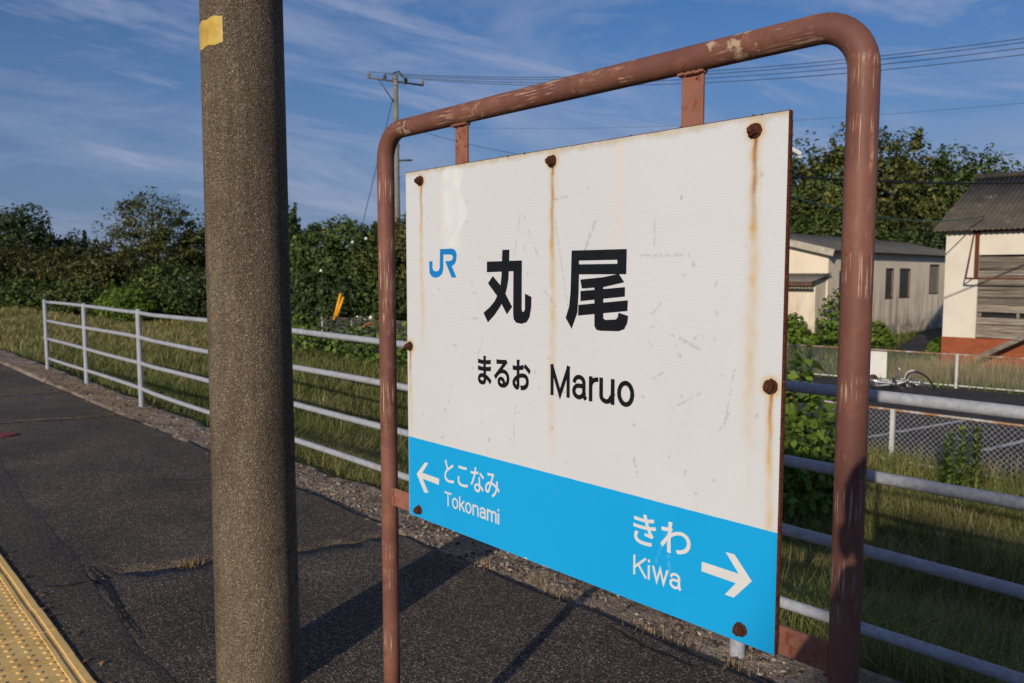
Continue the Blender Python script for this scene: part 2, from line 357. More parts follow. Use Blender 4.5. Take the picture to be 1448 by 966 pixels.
def tube(bm, pts, r, seg=10, cap=True):
    pts = [Vector(p) for p in pts]; rings = []; N = len(pts); ref = None
    rr = r if isinstance(r, (list, tuple)) else [r] * N
    for i, p in enumerate(pts):
        t = (pts[min(i + 1, N - 1)] - pts[max(i - 1, 0)]).normalized()
        if ref is None: ref = t.orthogonal().normalized()
        ref = (ref - t * ref.dot(t)).normalized(); b = t.cross(ref)
        rings.append([bm.verts.new(p + (ref * math.cos(2 * math.pi * k / seg) + b * math.sin(2 * math.pi * k / seg)) * rr[i]) for k in range(seg)])
    for a, c in zip(rings, rings[1:]):
        for k in range(seg): bm.faces.new((a[k], a[(k + 1) % seg], c[(k + 1) % seg], c[k]))
    if cap: bm.faces.new(rings[0][::-1]); bm.faces.new(rings[-1])
def tube_obj(name, pts, r, mat, parent=None, seg=10):
    bm = bmesh.new(); tube(bm, pts, r, seg); return bmesh_to(name, bm, mat, parent, True)
def prism(bm, poly, to3, h0, h1):
    a = [bm.verts.new(to3(x, y, h1)) for x, y in poly]; b = [bm.verts.new(to3(x, y, h0)) for x, y in poly]
    bm.faces.new(a); n = len(poly)
    for i in range(n): bm.faces.new((a[i], a[(i + 1) % n], b[(i + 1) % n], b[i]))
def cw(lat, dep, z): # a point by its distance ahead of and beside the standing photographer
    p = FW * dep + RT * lat; return Vector((p.x, p.y, z))
def smooth(a, b, x):
    t = np.clip((x - a) / (b - a), 0, 1); return t * t * (3 - 2 * t)

# ------------------------------------------------------------------ terrain
GL = -1.0
def tz(x, y):
    x = np.asarray(x, float); y = np.asarray(y, float)
    left = np.clip((-3.5 - x) / 13.0, 0, 1); left = left * left * (3 - 2 * left)
    low = GL + 0.58 * left * smooth(11.5, 8.5, y)
    t = smooth(3.1, 6.0, y)
    z = (-0.22) * (1 - t) + low * t
    z = np.where(y < 3.1, np.where(y < -0.6, -1.1, -0.35), z)
    bump = 0.05 * np.sin(x * 1.3 + y * 0.7) * np.sin(y * 1.7 - x * 0.4) + 0.035 * np.sin(x * 3.1 - y * 2.3)
    return z + np.where(y > 3.4, bump * np.clip((y - 3.4), 0, 1) * smooth(11.0, 9.5, y), 0)
def grid_axis(parts):
    return np.unique(np.concatenate([np.linspace(a, b, n) for a, b, n in parts]))
xs = grid_axis([(-700, -80, 14), (-80, -24, 40), (-24, 6, 100), (6, 40, 18), (40, 500, 10)])
ys = grid_axis([(-400, -20, 10), (-20, -0.61, 12), (-0.6, -0.59, 2), (3.09, 3.1, 2), (3.1, 12, 60), (12, 40, 22), (40, 700, 16)])
XX, YY = np.meshgrid(xs, ys, indexing='ij'); ZZ = tz(XX, YY)
idx = np.arange(XX.size).reshape(XX.shape)
F = np.stack([idx[:-1, :-1], idx[1:, :-1], idx[1:, 1:], idx[:-1, 1:]], -1).reshape(-1, 4)
gme = np_mesh('ground', np.stack([XX, YY, ZZ], -1).reshape(-1, 3), F)
tag(link('ground', gme, MAT['soil'], smooth=True), kind='structure')

# far fence line and road between the fences
F2P, F2D = Vector((-8.0, 19.35, 0)), Vector((-0.993, -0.118, 0)).normalized()
def f2y(x): return F2P.y + (x - F2P.x) * F2D.y / F2D.x
bm = bmesh.new()
rx = np.linspace(-32, 40, 50)
lo = [bm.verts.new((x, 11.35 + 0.12 * math.sin(x * 2.1) + 0.08 * math.sin(x * 5.3), GL + 0.012)) for x in rx]
hi = [bm.verts.new((x, f2y(x) - 0.25 + 0.06 * math.sin(x * 3.7), GL + 0.012)) for x in rx]
for i in range(len(rx) - 1): bm.faces.new((lo[i], lo[i + 1], hi[i + 1], hi[i]))
tag(bmesh_to('road', bm, MAT['road']), kind='structure')

# ------------------------------------------------------------------ platform
PX0, PX1, PY0, PY1 = -60.0, 5.0, -0.35, 2.68
def joint_x(x0, sl, y, seed):
    return x0 + sl * y + 0.035 * math.sin(y * 5.1 + seed) + 0.02 * math.sin(y * 13 + seed * 2) + 0.012 * math.sin(y * 31 + seed)
box('platform_base', ((PX0 + PX1) / 2, (PY0 + 2.70) / 2, -0.575), (PX1 - PX0, 2.70 - PY0, 1.12), MAT['crack_soil'])['kind'] = 'structure'
bpy.data.objects['platform_base'].name = 'platform'
JN = [(-40, 0.2), (-28, 0.2), (-20.5, 0.25), (-15.3, 0.3), (-12.75, 0.3), (-10.2, 0.22), (-4.72, 0.26), (2.2, 0.2)]
yy = np.linspace(PY0, PY1, 90)
bounds = [[PX0] * 90] + [[joint_x(x0, s_, y, i * 1.7) for y in yy] for i, (x0, s_) in enumerate(JN)] + [[PX1] * 90]
root = empty('platform_paving', (0, 0, 0), kind='structure')
for i in range(len(bounds) - 1):
    bm = bmesh.new(); gap = 0.009
    L = [x + gap + 0.006 * math.sin(y * 40) for x, y in zip(bounds[i], yy)]; Rr = [x - gap - 0.005 * math.sin(y * 53) for x, y in zip(bounds[i + 1], yy)]
    edge = lambda x: 0.02 * math.sin(x * 2.3) + 0.012 * math.sin(x * 7.1)
    n = 40; rows = []
    for j, y in enumerate(yy):
        row = []
        for k in range(n + 1):
            x = L[j] + (Rr[j] - L[j]) * k / n
            y2 = y + (edge(x) * max(0, (y - 2.3) / (PY1 - 2.3)))
            z = 0.004 * math.sin(x * 1.7 + y) * math.sin(y * 2.1 + x * .3) - (0.003 if k in (0, n) else 0)
            row.append(bm.verts.new((x, y2, z)))
        rows.append(row)
    for j in range(89):
        for k in range(n): bm.faces.new((rows[j][k], rows[j][k + 1], rows[j + 1][k + 1], rows[j + 1][k]))
    be = [e for e in bm.edges if e.is_boundary]
    ex = bmesh.ops.extrude_edge_only(bm, edges=be)
    for v in [g for g in ex['geom'] if isinstance(g, bmesh.types.BMVert)]: v.co.z = -0.036
    tag(bmesh_to('paving_section', bm, MAT['asphalt'], root, True))
# older strip of finer asphalt beside the tactile blocks, broken edge
bm = bmesh.new(); px = np.linspace(-26, 3.0, 240)
def strip_edge(x): return 1.02 + 0.045 * max(0, -3.6 - x) + 0.012 * math.sin(x * 2.2) + 0.007 * math.sin(x * 6.3 + 1) + 0.006 * math.sin(x * 17) + 0.004 * math.sin(x * 41)
def strip_z(x, y): return 0.004 * math.sin(x * 1.7 + y) * math.sin(y * 2.1 + x * .3) + 0.0035
ra = [[bm.verts.new((x, 0.80 + (strip_edge(x) - 0.80) * t, strip_z(x, 0.80 + (strip_edge(x) - .8) * t) - (0.0025 if t == 1 else 0))) for t in (0, .3, .6, .95, 1)] for x in px]
for a, b in zip(ra, ra[1:]):
    for k in range(4): bm.faces.new((a[k], b[k], b[k + 1], a[k + 1]))
tag(bmesh_to('asphalt_strip', bm, MAT['asphalt_patch'], None, True), kind='structure')

# open cracks: along the old strip and a short branch across the asphalt
def crack(pts, wd, seed):
    bm = bmesh.new(); r = random.Random(seed); pts = [Vector(p) for p in pts]; P = []
    for a, b in zip(pts, pts[1:]):
        for k in range(14): P.append(a.lerp(b, k / 14))
    P.append(pts[-1]); prev = None; N = len(P)
    for i, q in enumerate(P):
        d = (P[min(i + 1, N - 1)] - P[max(i - 1, 0)]).normalized(); s_ = Vector((-d.y, d.x, 0)); q = q + s_ * r.uniform(-.006, .006); w2 = wd * r.uniform(.35, 1.2) * min(1, 4 * i / N, 4 * (N - 1 - i) / N) + .0008
        v = (bm.verts.new(q + s_ * w2), bm.verts.new(q - s_ * w2))
        if prev: bm.faces.new((prev[0], prev[1], v[1], v[0]))
        prev = v
    tag(bmesh_to('asphalt_crack', bm, plain('crack_dark', (.010, .008, .007), .95)), kind='structure')
crack([(-4.72, 1.085, .0095), (-4.45, 1.09, .0095), (-4.2, 1.075, .0095), (-3.95, 1.05, .0095), (-3.55, 1.03, .0095)], .012, 3)
crack([(-4.42, 1.07, .0095), (-4.43, .93, .0095), (-4.5, .83, .0095)], .009, 4)
crack([(-2.35, 2.62, .0075), (-2.1, 2.58, .0075), (-1.8, 2.60, .0075)], .006, 5)
crack([(-6.4, 1.9, .0075), (-6.1, 2.2, .0075), (-5.95, 2.6, .0075)], .006, 6)

# ------------------------------------------------------------------ kerb of weathered concrete
kx = np.linspace(-40, 5, 1500); ky = np.concatenate([[2.60], np.linspace(2.66, 3.17, 26), [3.20, 3.205]])
KX, KY = np.meshgrid(kx, ky, indexing='ij')
def fbm(x, y, f, o=4):
    z = np.zeros_like(x); a = 1.0
    for i in range(o):
        z += a * np.sin(x * f + 1.3 * i + 1.7 * np.sin(y * f * 0.8 + i)) * np.sin(y * f * 1.1 - 0.6 * i + 1.4 * np.sin(x * f * 0.6)); f *= 1.97; a *= 0.55
    return z
KZ = -0.012 - 0.030 * np.clip((KY - 2.68) / 0.45, 0, 1) + 0.010 * fbm(KX, KY, 4.3) + 0.004 * fbm(KX, KY, 31, 3)
KZ += 0.04 * np.clip((-6 - KX) / 8, 0, 1)
outer = KY > 3.16; KZ[outer] -= 0.02; KZ[KY > 3.203] = -0.6
KY2 = KY + np.where(KY > 3.1, 0.02 * np.sin(KX * 3.3) + 0.012 * np.sin(KX * 9.1), 0)
KZ[KY < 2.64] = -0.04
idx = np.arange(KX.size).reshape(KX.shape)
F = np.stack([idx[:-1, :-1], idx[1:, :-1], idx[1:, 1:], idx[:-1, 1:]], -1).reshape(-1, 4)
tag(link('kerb', np_mesh('kerb', np.stack([KX, KY2, KZ], -1).reshape(-1, 3), F), MAT['kerb'], smooth=True), kind='structure')
def kz(x, y):
    x = np.asarray(x, float); y = np.asarray(y, float)
    return -0.012 - 0.030 * np.clip((y - 2.68) / 0.45, 0, 1) + 0.010 * fbm(x, y, 4.3) + 0.004 * fbm(x, y, 31, 3) + 0.04 * np.clip((-6 - x) / 8, 0, 1)
# loose pebbles on the kerb
def pebbles(n, x0, x1, y0, y1, smin, smax):
    base = np.array([(1, 0, 0), (-1, 0, 0), (0, 1, 0), (0, -1, 0), (0, 0, 1), (0, 0, -1)], float)
    fc = np.array([(0, 2, 4), (2, 1, 4), (1, 3, 4), (3, 0, 4), (2, 0, 5), (1, 2, 5), (3, 1, 5), (0, 3, 5)])
    bm = bmesh.new(); bmesh.ops.create_icosphere(bm, subdivisions=1, radius=1); bv = np.array([v.co[:] for v in bm.verts]); bf = np.array([[v.index for v in f.verts] for f in bm.faces]); bm.free()
    x = rng.uniform(x0, x1, n); y = rng.uniform(y0, y1, n); s = smin + (smax - smin) * rng.random(n) ** 3
    sc = s[:, None] * rng.uniform(0.6, 1.3, (n, 3)); sc[:, 2] *= 0.55
    th = rng.uniform(0, 6.28, n); c, si = np.cos(th), np.sin(th)
    P = bv[None] * sc[:, None] * (1 + 0.15 * rng.standard_normal((n, len(bv), 1)))
    Q = P.copy(); Q[..., 0] = P[..., 0] * c[:, None] - P[..., 1] * si[:, None]; Q[..., 1] = P[..., 0] * si[:, None] + P[..., 1] * c[:, None]
    Q[..., 0] += x[:, None]; Q[..., 1] += y[:, None]; Q[..., 2] += (kz(x, y) + s * 0.18)[:, None]
    F = bf[None] + (np.arange(n) * len(bv))[:, None, None]
    return Q.reshape(-1, 3), F.reshape(-1, 3)
def pebble_mat():
    m = M('pebbles', 0.8, spec=0.3); g = m.geo()
    m.color(m.ramp(g.outputs['Random Per Island'], [(0, (0.05, 0.042, 0.036)), (0.35, (0.14, 0.11, 0.08)), (0.7, (0.24, 0.18, 0.125)), (1, (0.42, 0.37, 0.31))])); return m.m
v1, f1 = pebbles(2600, -5.5, -0.2, 2.66, 3.08, 0.004, 0.017); v2, f2 = pebbles(900, -14, -5.5, 2.7, 3.1, 0.006, 0.02)
tag(link('gravel', np_mesh('gravel', np.concatenate([v1, v2]), np.concatenate([f1, f2 + len(v1)])), pebble_mat()), kind='stuff')

# ------------------------------------------------------------------ tactile blocks
tp = empty('tactile_paving', (0, 0, 0), kind='structure')
def tact_block():
    bm = bmesh.new(); x0, x1, y0, y1 = -0.1485, 0.1485, -0.15, 0.147
    bx(bm, (0, (y0 + y1) / 2, -0.008), (x1 - x0, y1 - y0, 0.026), bevel=0.002)
    bx(bm, (0, 0.083, 0.0065), (0.297, 0.019, 0.006), bevel=0.0022)
    bx(bm, (0, 0.128, 0.0065), (0.297, 0.030, 0.006), bevel=0.0022)
    for ix in range(5):
        for iy in range(4):
            cx, cy = -0.12 + 0.06 * ix, -0.118 + 0.06 * iy - (0.0 if iy < 3 else 0.004)
            rs = []
            for (rr, h) in ((0.0115, 0.0045), (0.0105, 0.0075), (0.0065, 0.0095)):
                rs.append([bm.verts.new((cx + rr * math.cos(k * math.pi / 4), cy + rr * math.sin(k * math.pi / 4), h)) for k in range(8)])
            for a, b in zip(rs, rs[1:]):
                for k in range(8): bm.faces.new((a[k], a[(k + 1) % 8], b[(k + 1) % 8], b[k]))
            bm.faces.new(rs[-1])
    return bm
tb = bmesh_to('tactile_block', tact_block(), MAT['tactile'], tp)
for i in range(46):
    o = tb if i == 0 else tb.copy()
    if i: COL.objects.link(o); o.parent = tp
    o.location = (-0.13 - 0.3005 * i + 3.0, 0.638 + 0.0012 * math.sin(i * 2.3), 0.004 + 0.0012 * math.sin(i * 1.7)); o.rotation_euler = (0.004 * math.sin(i * 3.1), 0.004 * math.sin(i * 1.3), 0.004 * math.sin(i * 5.7))

# ------------------------------------------------------------------ station sign
PY = 1.256; PXL, PXR, PZB, PZT = -1.866, -0.737, 0.8845, 1.819
PIPE_Y, PR = 1.2725, 0.0243
sign = empty('station_sign', (-1.30, PIPE_Y, 0), label='white and blue station name board in a rusty brown pipe frame', cat='station sign')
def S_(p): return (p[0] + 1.30, p[1] - PIPE_Y, p[2])
# frame: one bent pipe
LXP, RXP, TZ, CR = -1.990, -0.620, 1.944, 0.078
pts = [(LXP, PIPE_Y, -0.05), (LXP, PIPE_Y, 0.5), (LXP, PIPE_Y, 1.2), (LXP, PIPE_Y, TZ - CR)]
for k in range(1, 10):
    a = math.pi / 2 * k / 10; pts.append((LXP + CR - CR * math.cos(a), PIPE_Y, TZ - CR + CR * math.sin(a)))
pts += [(LXP + CR, PIPE_Y, TZ), (-1.5, PIPE_Y, TZ + 0.001), (-1.1, PIPE_Y, TZ + 0.001), (RXP - CR, PIPE_Y, TZ)]
for k in range(1, 10):
    a = math.pi / 2 * k / 10; pts.append((RXP - CR + CR * math.sin(a), PIPE_Y, TZ - CR + CR * math.cos(a)))
pts += [(RXP, PIPE_Y, TZ - CR), (RXP, PIPE_Y, 1.2), (RXP, PIPE_Y, 0.5), (RXP, PIPE_Y, -0.05)]
tube_obj('frame', [S_(p) for p in pts], PR, MAT['pipe'], sign, 28)
for hx in (-1.645, -0.946):
    bm = bmesh.new(); bx(bm, S_((hx, PIPE_Y + 0.004, (TZ + 1.76) / 2 - 0.008)), (0.049, 0.006, TZ - 1.76), bevel=0.001)
    bx(bm, S_((hx, PIPE_Y + 0.004, TZ - 0.024)), (0.058, 0.012, 0.010), bevel=0.003)
    for q in range(13):
        bmesh.ops.create_icosphere(bm, subdivisions=1, radius=1, matrix=Matrix.Translation(S_((hx - .026 + .0043 * q, PIPE_Y - .004 + rng.normal(0, .001), TZ - .0248 + rng.normal(0, .0008)))) @ Matrix.Diagonal((.0042, .006, .0042, 1)))
    bmesh_to('hanger', bm, MAT['bracket'], sign)
for a, b in ((LXP + 0.012, PXL + 0.02), (PXR - 0.02, RXP - 0.012)):
    bm = bmesh.new(); bx(bm, S_(((a + b) / 2, PIPE_Y, 0.909)), (b - a, 0.006, 0.052), bevel=0.001)
    ex = a + .012 if a < -1.5 else b - .012
    for q in range(12): bmesh.ops.create_icosphere(bm, subdivisions=1, radius=1, matrix=Matrix.Translation(S_((ex, PIPE_Y - .005 + rng.normal(0, .001), .885 + .0044 * q))) @ Matrix.Diagonal((.004, .005, .0042, 1)))
    bmesh_to('bracket', bm, MAT['bracket'], sign)
# panel face with painted-in weathering
gx = np.linspace(PXL, PXR, 390); gz = np.linspace(PZB, PZT, 330)
GX, GZ = np.meshgrid(gx, gz, indexing='ij')
V = np.stack([GX + 1.30, np.full_like(GX, PY - PIPE_Y), GZ], -1).reshape(-1, 3)
idx = np.arange(GX.size).reshape(GX.shape)
F = np.stack([idx[:-1, :-1], idx[1:, :-1], idx[1:, 1:], idx[:-1, 1:]], -1).reshape(-1, 4)
pme = np_mesh('panel', V, F)
BOLTS = [(-1.796, 1.7925), (-1.2994, 1.7934), (-0.7996, 1.7941), (-1.8528, 1.353), (-0.757, 1.356), (-1.8165, 0.9063), (-0.8054, 0.9086)]
st = np.zeros(GX.shape + (3,)); sf = np.zeros(GX.shape + (3,))
def vnoise(f, seed):
    r = np.random.default_rng(seed); n = int(f * 1.2) + 3; g = r.random((n, n))
    u = (GX - PXL) / (PXR - PXL) * (n - 1.001); v = (GZ - PZB) / (PXR - PXL) * (n - 1.001)
    i = u.astype(int); j = v.astype(int); a = u - i; b = v - j; a = a * a * (3 - 2 * a); b = b * b * (3 - 2 * b)
    return (g[i, j] * (1 - a) + g[i + 1, j] * a) * (1 - b) + (g[i, j + 1] * (1 - a) + g[i + 1, j + 1] * a) * b
def run(x0, z0, wd, ln, ch, amp, arr, drift=0.0, fade=1.0):
    d = z0 - GZ; xx = x0 + drift * d + 0.0009 * np.sin(GZ * 90 + x0 * 50) + 0.0022 * np.sin(GZ * 17 + x0 * 23) * np.clip(d * 5, 0, 1)
    wdt = wd * (0.65 + 0.5 * np.clip(d / ln, 0, 1))
    k = np.exp(-((GX - xx) / wdt) ** 2) * np.clip(1 - d / ln, 0, 1) ** fade * (d > 0)
    arr[..., ch] = np.maximum(arr[..., ch], amp * k * (0.45 + 0.8 * vnoise(60, int(abs(x0) * 1000))) * (0.8 + 0.3 * vnoise(170, 3)))
SRUN = [(0.0046, 0.13, 0.46), (0.0056, 0.24, 0.66), (0.0066, 0.20, 0.58), (0.0042, 0.09, 0.25), (0.0046, 0.13, 0.44), None, None]
for (x, z), s_ in zip(BOLTS, SRUN):
    if s_ is None: continue
    run(x + 0.001, z - 0.004, s_[0] * 0.8, s_[1], 0, 0.95, st, 0.004, 0.9)
    run(x, z - 0.004, s_[0] * 1.9, s_[2], 1, 0.85, st, 0.006, 0.65)
    for q in range(3): run(x + rng.normal(0, 0.009), z - 0.012 - rng.uniform(0, .02), s_[0] * rng.uniform(.25, .6), s_[2] * rng.uniform(.2, .55), 1, rng.uniform(.25, .55), st, rng.normal(0, .01), .6)
    rr = np.hypot(GX - x, GZ - z); st[..., 1] = np.maximum(st[..., 1], 0.55 * np.exp(-((rr - 0.014) / 0.007) ** 2))
run(-1.2994, 1.55, 0.0035, 0.45, 1, 0.22, st, 0.002, 0.5)
run(-0.792, 1.5, 0.006, 0.40, 1, 0.25, st, -0.02, 0.6)
for x, wd, ln, am in ((-1.715, 0.008, 0.30, 0.5), (-1.53, 0.007, 0.28, 0.42), (-1.49, 0.006, 0.26, 0.34), (-1.60, 0.005, 0.22, 0.22), (-1.105, 0.012, 0.34, 0.55), (-1.40, 0.006, 0.2, 0.25), (-1.02, 0.006, 0.15, 0.2), (-1.80, 0.01, 0.9, 0.25)):
    run(x, 1.818, wd, ln, 0, am, sf, 0.0, 0.8)
# chalky patch in the upper left
k = np.clip((GX + 1.715) / 0.03, 0, 1) * np.clip((-1.617 + 0.012 * np.sin(GZ * 60) + 0.010 * np.sin(GZ * 23) - GX) / 0.008, 0, 1) * np.clip((GZ - 1.605) / 0.02, 0, 1)
sf[..., 1] = np.maximum(sf[..., 1], 0.55 * k * (0.45 + 0.9 * vnoise(45, 5)))
# scuffs: many small drawn strokes
def scuff(x0, z0, x1, z1, wd, amp, seed, ch=2, arr=st):
    d = np.array([x1 - x0, z1 - z0]); L = np.hypot(*d) + 1e-6; d /= L
    t = (GX - x0) * d[0] + (GZ - z0) * d[1]; s = -(GX - x0) * d[1] + (GZ - z0) * d[0]
    kk = np.exp(-(s / wd) ** 2) * (t > 0) * (t < L) * (vnoise(170, seed) > 0.42)
    arr[..., ch] = np.maximum(arr[..., ch], amp * kk)
for i, a in enumerate([(-1.402, 1.69, -1.43, 1.57, 0.0022), (-1.39, 1.68, -1.345, 1.59, 0.0026), (-1.29, 1.67, -1.25, 1.48, 0.0020), (-1.38, 1.56, -1.365, 1.46, 0.0018),
        (-1.62, 1.68, -1.585, 1.675, 0.0026), (-1.30, 1.71, -1.25, 1.715, 0.002), (-1.015, 1.66, -1.015, 1.60, 0.002), (-1.05, 1.585, -0.93, 1.585, 0.0026),
        (-0.975, 1.435, -0.915, 1.418, 0.003), (-0.945, 1.425, -0.905, 1.41, 0.003), (-0.93, 1.42, -0.905, 1.44, 0.002), (-0.99, 1.36, -1.02, 1.34, 0.003),
        (-0.83, 1.38, -0.85, 1.27, 0.002), (-0.84, 1.30, -0.86, 1.26, 0.003), (-1.06, 1.18, -1.05, 1.15, 0.004), (-1.425, 1.20, -1.425, 1.15, 0.0026), (-1.42, 1.24, -1.42, 1.22, 0.0026),
        (-1.62, 1.44, -1.56, 1.44, 0.003), (-1.535, 1.40, -1.56, 1.35, 0.002), (-1.66, 1.37, -1.64, 1.368, 0.003), (-1.60, 1.50, -1.56, 1.505, 0.003), (-1.17, 1.66, -1.20, 1.60, 0.004), (-1.19, 1.62, -1.21, 1.57, 0.004),
        (-0.90, 1.33, -0.97, 1.29, 0.002), (-0.99, 1.50, -1.02, 1.47, 0.002), (-1.33, 1.52, -1.28, 1.47, 0.002)]):
    scuff(a[0], a[1], a[2], a[3], a[4] * 0.75, 0.34, 100 + i)
for i in range(130):
    x, z = rng.uniform(PXL, PXR), rng.uniform(1.0, 1.8); an = rng.uniform(0, 6.28); L = rng.uniform(0.002, 0.014)
    scuff(x, z, x + L * math.cos(an), z + L * math.sin(an), rng.uniform(0.0015, 0.003), rng.uniform(0.15, 0.5), 300 + i)
for i in range(14):
    x, z = rng.uniform(PXL, PXR), rng.uniform(0.9, 1.75); an = rng.uniform(-2.2, -0.9); L = rng.uniform(0.03, 0.16)
    scuff(x, z, x + L * math.cos(an), z + L * math.sin(an), rng.uniform(0.0012, 0.004), rng.uniform(0.06, 0.16), 500 + i, 1, sf)
sf[..., 2] = np.clip(1 - (1.8175 - GZ) / (0.006 + 0.012 * vnoise(40, 9)), 0, 1) * 0.85 * (0.5 + vnoise(90, 12) * 0.8)
sf[..., 2] = np.maximum(sf[..., 2], 0.35 * np.clip(1 - (GX - PXL) / 0.006, 0, 1))
for nm, ar in (('stain', st), ('stain_soft', sf)):
    at = pme.attributes.new(nm, 'FLOAT_COLOR', 'POINT'); c4 = np.ones((GX.size, 4), np.float32); c4[:, :3] = np.clip(ar.reshape(-1, 3), 0, 1); at.data.foreach_set('color', c4.ravel())
panel = link('panel', pme, MAT['face'], sign)
# sheet edge and angle-iron backing
bm = bmesh.new(); dz, dx = PZT - PZB, PXR - PXL; cx_p, cz_p = (PXL + PXR) / 2, (PZT + PZB) / 2
bx(bm, S_((cx_p, PY + 0.0018, cz_p)), (dx + 0.0012, 0.0026, dz + 0.0012))
for z in (PZB + 0.011, PZT - 0.011): bx(bm, S_((cx_p, PY + 0.0078, z)), (dx + 0.0008, 0.0090, 0.025))
for x in (PXL + 0.011, PXR - 0.010): bx(bm, S_((x, PY + 0.0079, cz_p)), (0.0225, 0.0092, dz - 0.028))
for v in bm.verts: v.co += Vector((rng.normal(0, .0004), 0, rng.normal(0, .0004)))
bmesh_to('edge_frame', bm, MAT['rust_edge'], panel)
# ragged rust crust along the top and right edges
bm = bmesh.new()
for i in range(150):
    if i < 80: p = (rng.uniform(PXL, PXR), PY + rng.uniform(0, 0.010), PZT + 0.0005)
    else: p = (PXR + 0.001, PY + rng.uniform(0.001, 0.010), rng.uniform(PZB, PZT))
    s = rng.uniform(0.0008, 0.0022); bmesh.ops.create_icosphere(bm, subdivisions=1, radius=1, matrix=Matrix.Translation(S_(p)) @ Matrix.Diagonal((s * rng.uniform(1, 2.2), s, s * rng.uniform(.7, 2), 1)))
tag(bmesh_to('rust_crust', bm, MAT['rust'], panel), kind='stuff')
for i, (x, z) in enumerate(BOLTS):
    bm = bmesh.new(); lp = Vector(S_((x, PY, z)))
    cyl(bm, lp, lp + Vector((0, -0.003, 0)), 0.0135, 0.0128, 16)
    cyl(bm, lp + Vector((0, -0.0029, 0)), lp + Vector((0, -0.0125, 0)), 0.0108, 0.0098, 6)
    if i == 6: cyl(bm, lp + Vector((0, -0.0124, 0)), lp + Vector((0, -0.0150, 0)), 0.0055, 0.005, 10)
    else: cyl(bm, lp + Vector((0, -0.0124, 0)), lp + Vector((0, -0.0185, 0)), 0.0065, 0.0045, 10)
    for v in bm.verts: v.co += Vector((rng.normal(0, .0006), rng.normal(0, .0004), rng.normal(0, .0006)))
    bmesh_to('bolt', bm, MAT['rust'], sign)
# lettering
def P3(u, v, h): return S_((u, PY - h, v))
def strokes(name, polys, mat):
    bm = bmesh.new()
    for i, p in enumerate(polys): prism(bm, p, P3, 0.0001, 0.0004 + 0.00012 * i)
    return bmesh_to(name, bm, mat, panel)
strokes('lettering', [
 [(-1.4664, 1.6054), (-1.441, 1.6057), (-1.4425, 1.5656), (-1.4446, 1.538), (-1.4502, 1.515), (-1.4595, 1.494), (-1.4738, 1.4727), (-1.4942, 1.4523), (-1.5201, 1.4327), (-1.5366, 1.4555), (-1.514, 1.4691), (-1.4956, 1.4838), (-1.481, 1.5029), (-1.473, 1.523), (-1.4694, 1.5449), (-1.4679, 1.575)],
 [(-1.5233, 1.5788), (-1.3978, 1.5801), (-1.3977, 1.5563), (-1.5234, 1.5533)],
 [(-1.4265, 1.5796), (-1.3978, 1.5801), (-1.3983, 1.4681), (-1.3956, 1.4628), (-1.3908, 1.463), (-1.3868, 1.469), (-1.3869, 1.5046), (-1.3649, 1.4974), (-1.3661, 1.475), (-1.3714, 1.4511), (-1.3814, 1.4394), (-1.3989, 1.4349), (-1.4174, 1.4368), (-1.4257, 1.4443), (-1.4278, 1.458)],
 [(-1.5013, 1.5443), (-1.4737, 1.523), (-1.4545, 1.502), (-1.4313, 1.473), (-1.4496, 1.4549), (-1.4659, 1.4748), (-1.4846, 1.4967), (-1.519, 1.5268)]], MAT['black_vinyl'])
strokes('lettering', [
 [(-1.2386, 1.5992), (-1.0845, 1.5991), (-1.0853, 1.5488), (-1.2165, 1.5483), (-1.2167, 1.5696), (-1.1092, 1.5699), (-1.1093, 1.5778), (-1.2168, 1.5775)],
 [(-1.2386, 1.5990), (-1.2168, 1.5990), (-1.2165, 1.5454), (-1.2173, 1.5098), (-1.2204, 1.4676), (-1.2372, 1.4317), (-1.2554, 1.4544), (-1.2454, 1.4795), (-1.2414, 1.5094)],
 [(-1.2123, 1.5375), (-1.1476, 1.5427), (-1.1047, 1.5496), (-1.0903, 1.5326), (-1.1457, 1.5224), (-1.2075, 1.5187)],
 [(-1.2115, 1.5132), (-1.0881, 1.5231), (-1.0883, 1.5041), (-1.2113, 1.4919)],
 [(-1.217, 1.4838), (-1.0804, 1.4968), (-1.0811, 1.4754), (-1.218, 1.461)],
 [(-1.1713, 1.5393), (-1.147, 1.5411), (-1.146, 1.458), (-1.141, 1.455), (-1.1113, 1.457), (-1.1061, 1.4617), (-1.1041, 1.471), (-1.0789, 1.4655), (-1.0813, 1.4507), (-1.0889, 1.4384), (-1.103, 1.4337), (-1.1517, 1.4319), (-1.1645, 1.4333), (-1.1702, 1.4405)]], MAT['black_vinyl'])
strokes('emblem', [
 [(-1.7606, 1.5821), (-1.7459, 1.582), (-1.7462, 1.5634), (-1.7408, 1.5575), (-1.73, 1.5554), (-1.7192, 1.5575), (-1.7138, 1.5648), (-1.7123, 1.613), (-1.6982, 1.6127), (-1.6988, 1.5621), (-1.7033, 1.5501), (-1.7158, 1.5422), (-1.7338, 1.5389), (-1.7501, 1.5426), (-1.7591, 1.5517)],
 [(-1.6990, 1.6129), (-1.6626, 1.6129), (-1.6491, 1.6096), (-1.6424, 1.5987), (-1.6442, 1.5834), (-1.6519, 1.5732), (-1.6631, 1.5692), (-1.6438, 1.5403), (-1.6634, 1.5403), (-1.6907, 1.5819), (-1.6716, 1.5817), (-1.6612, 1.5846), (-1.6569, 1.5907), (-1.6594, 1.5954), (-1.6662, 1.5981), (-1.6990, 1.5986)]], MAT['emblem_blue'])
strokes('arrow', [[(-1.827, 1.0044), (-1.7873, 1.0432), (-1.7726, 1.0435), (-1.8007, 1.0123), (-1.7231, 1.0105), (-1.7252, 0.9937), (-1.799, 0.9962), (-1.7728, 0.9628), (-1.7916, 0.9596)]], MAT['white_vinyl'])
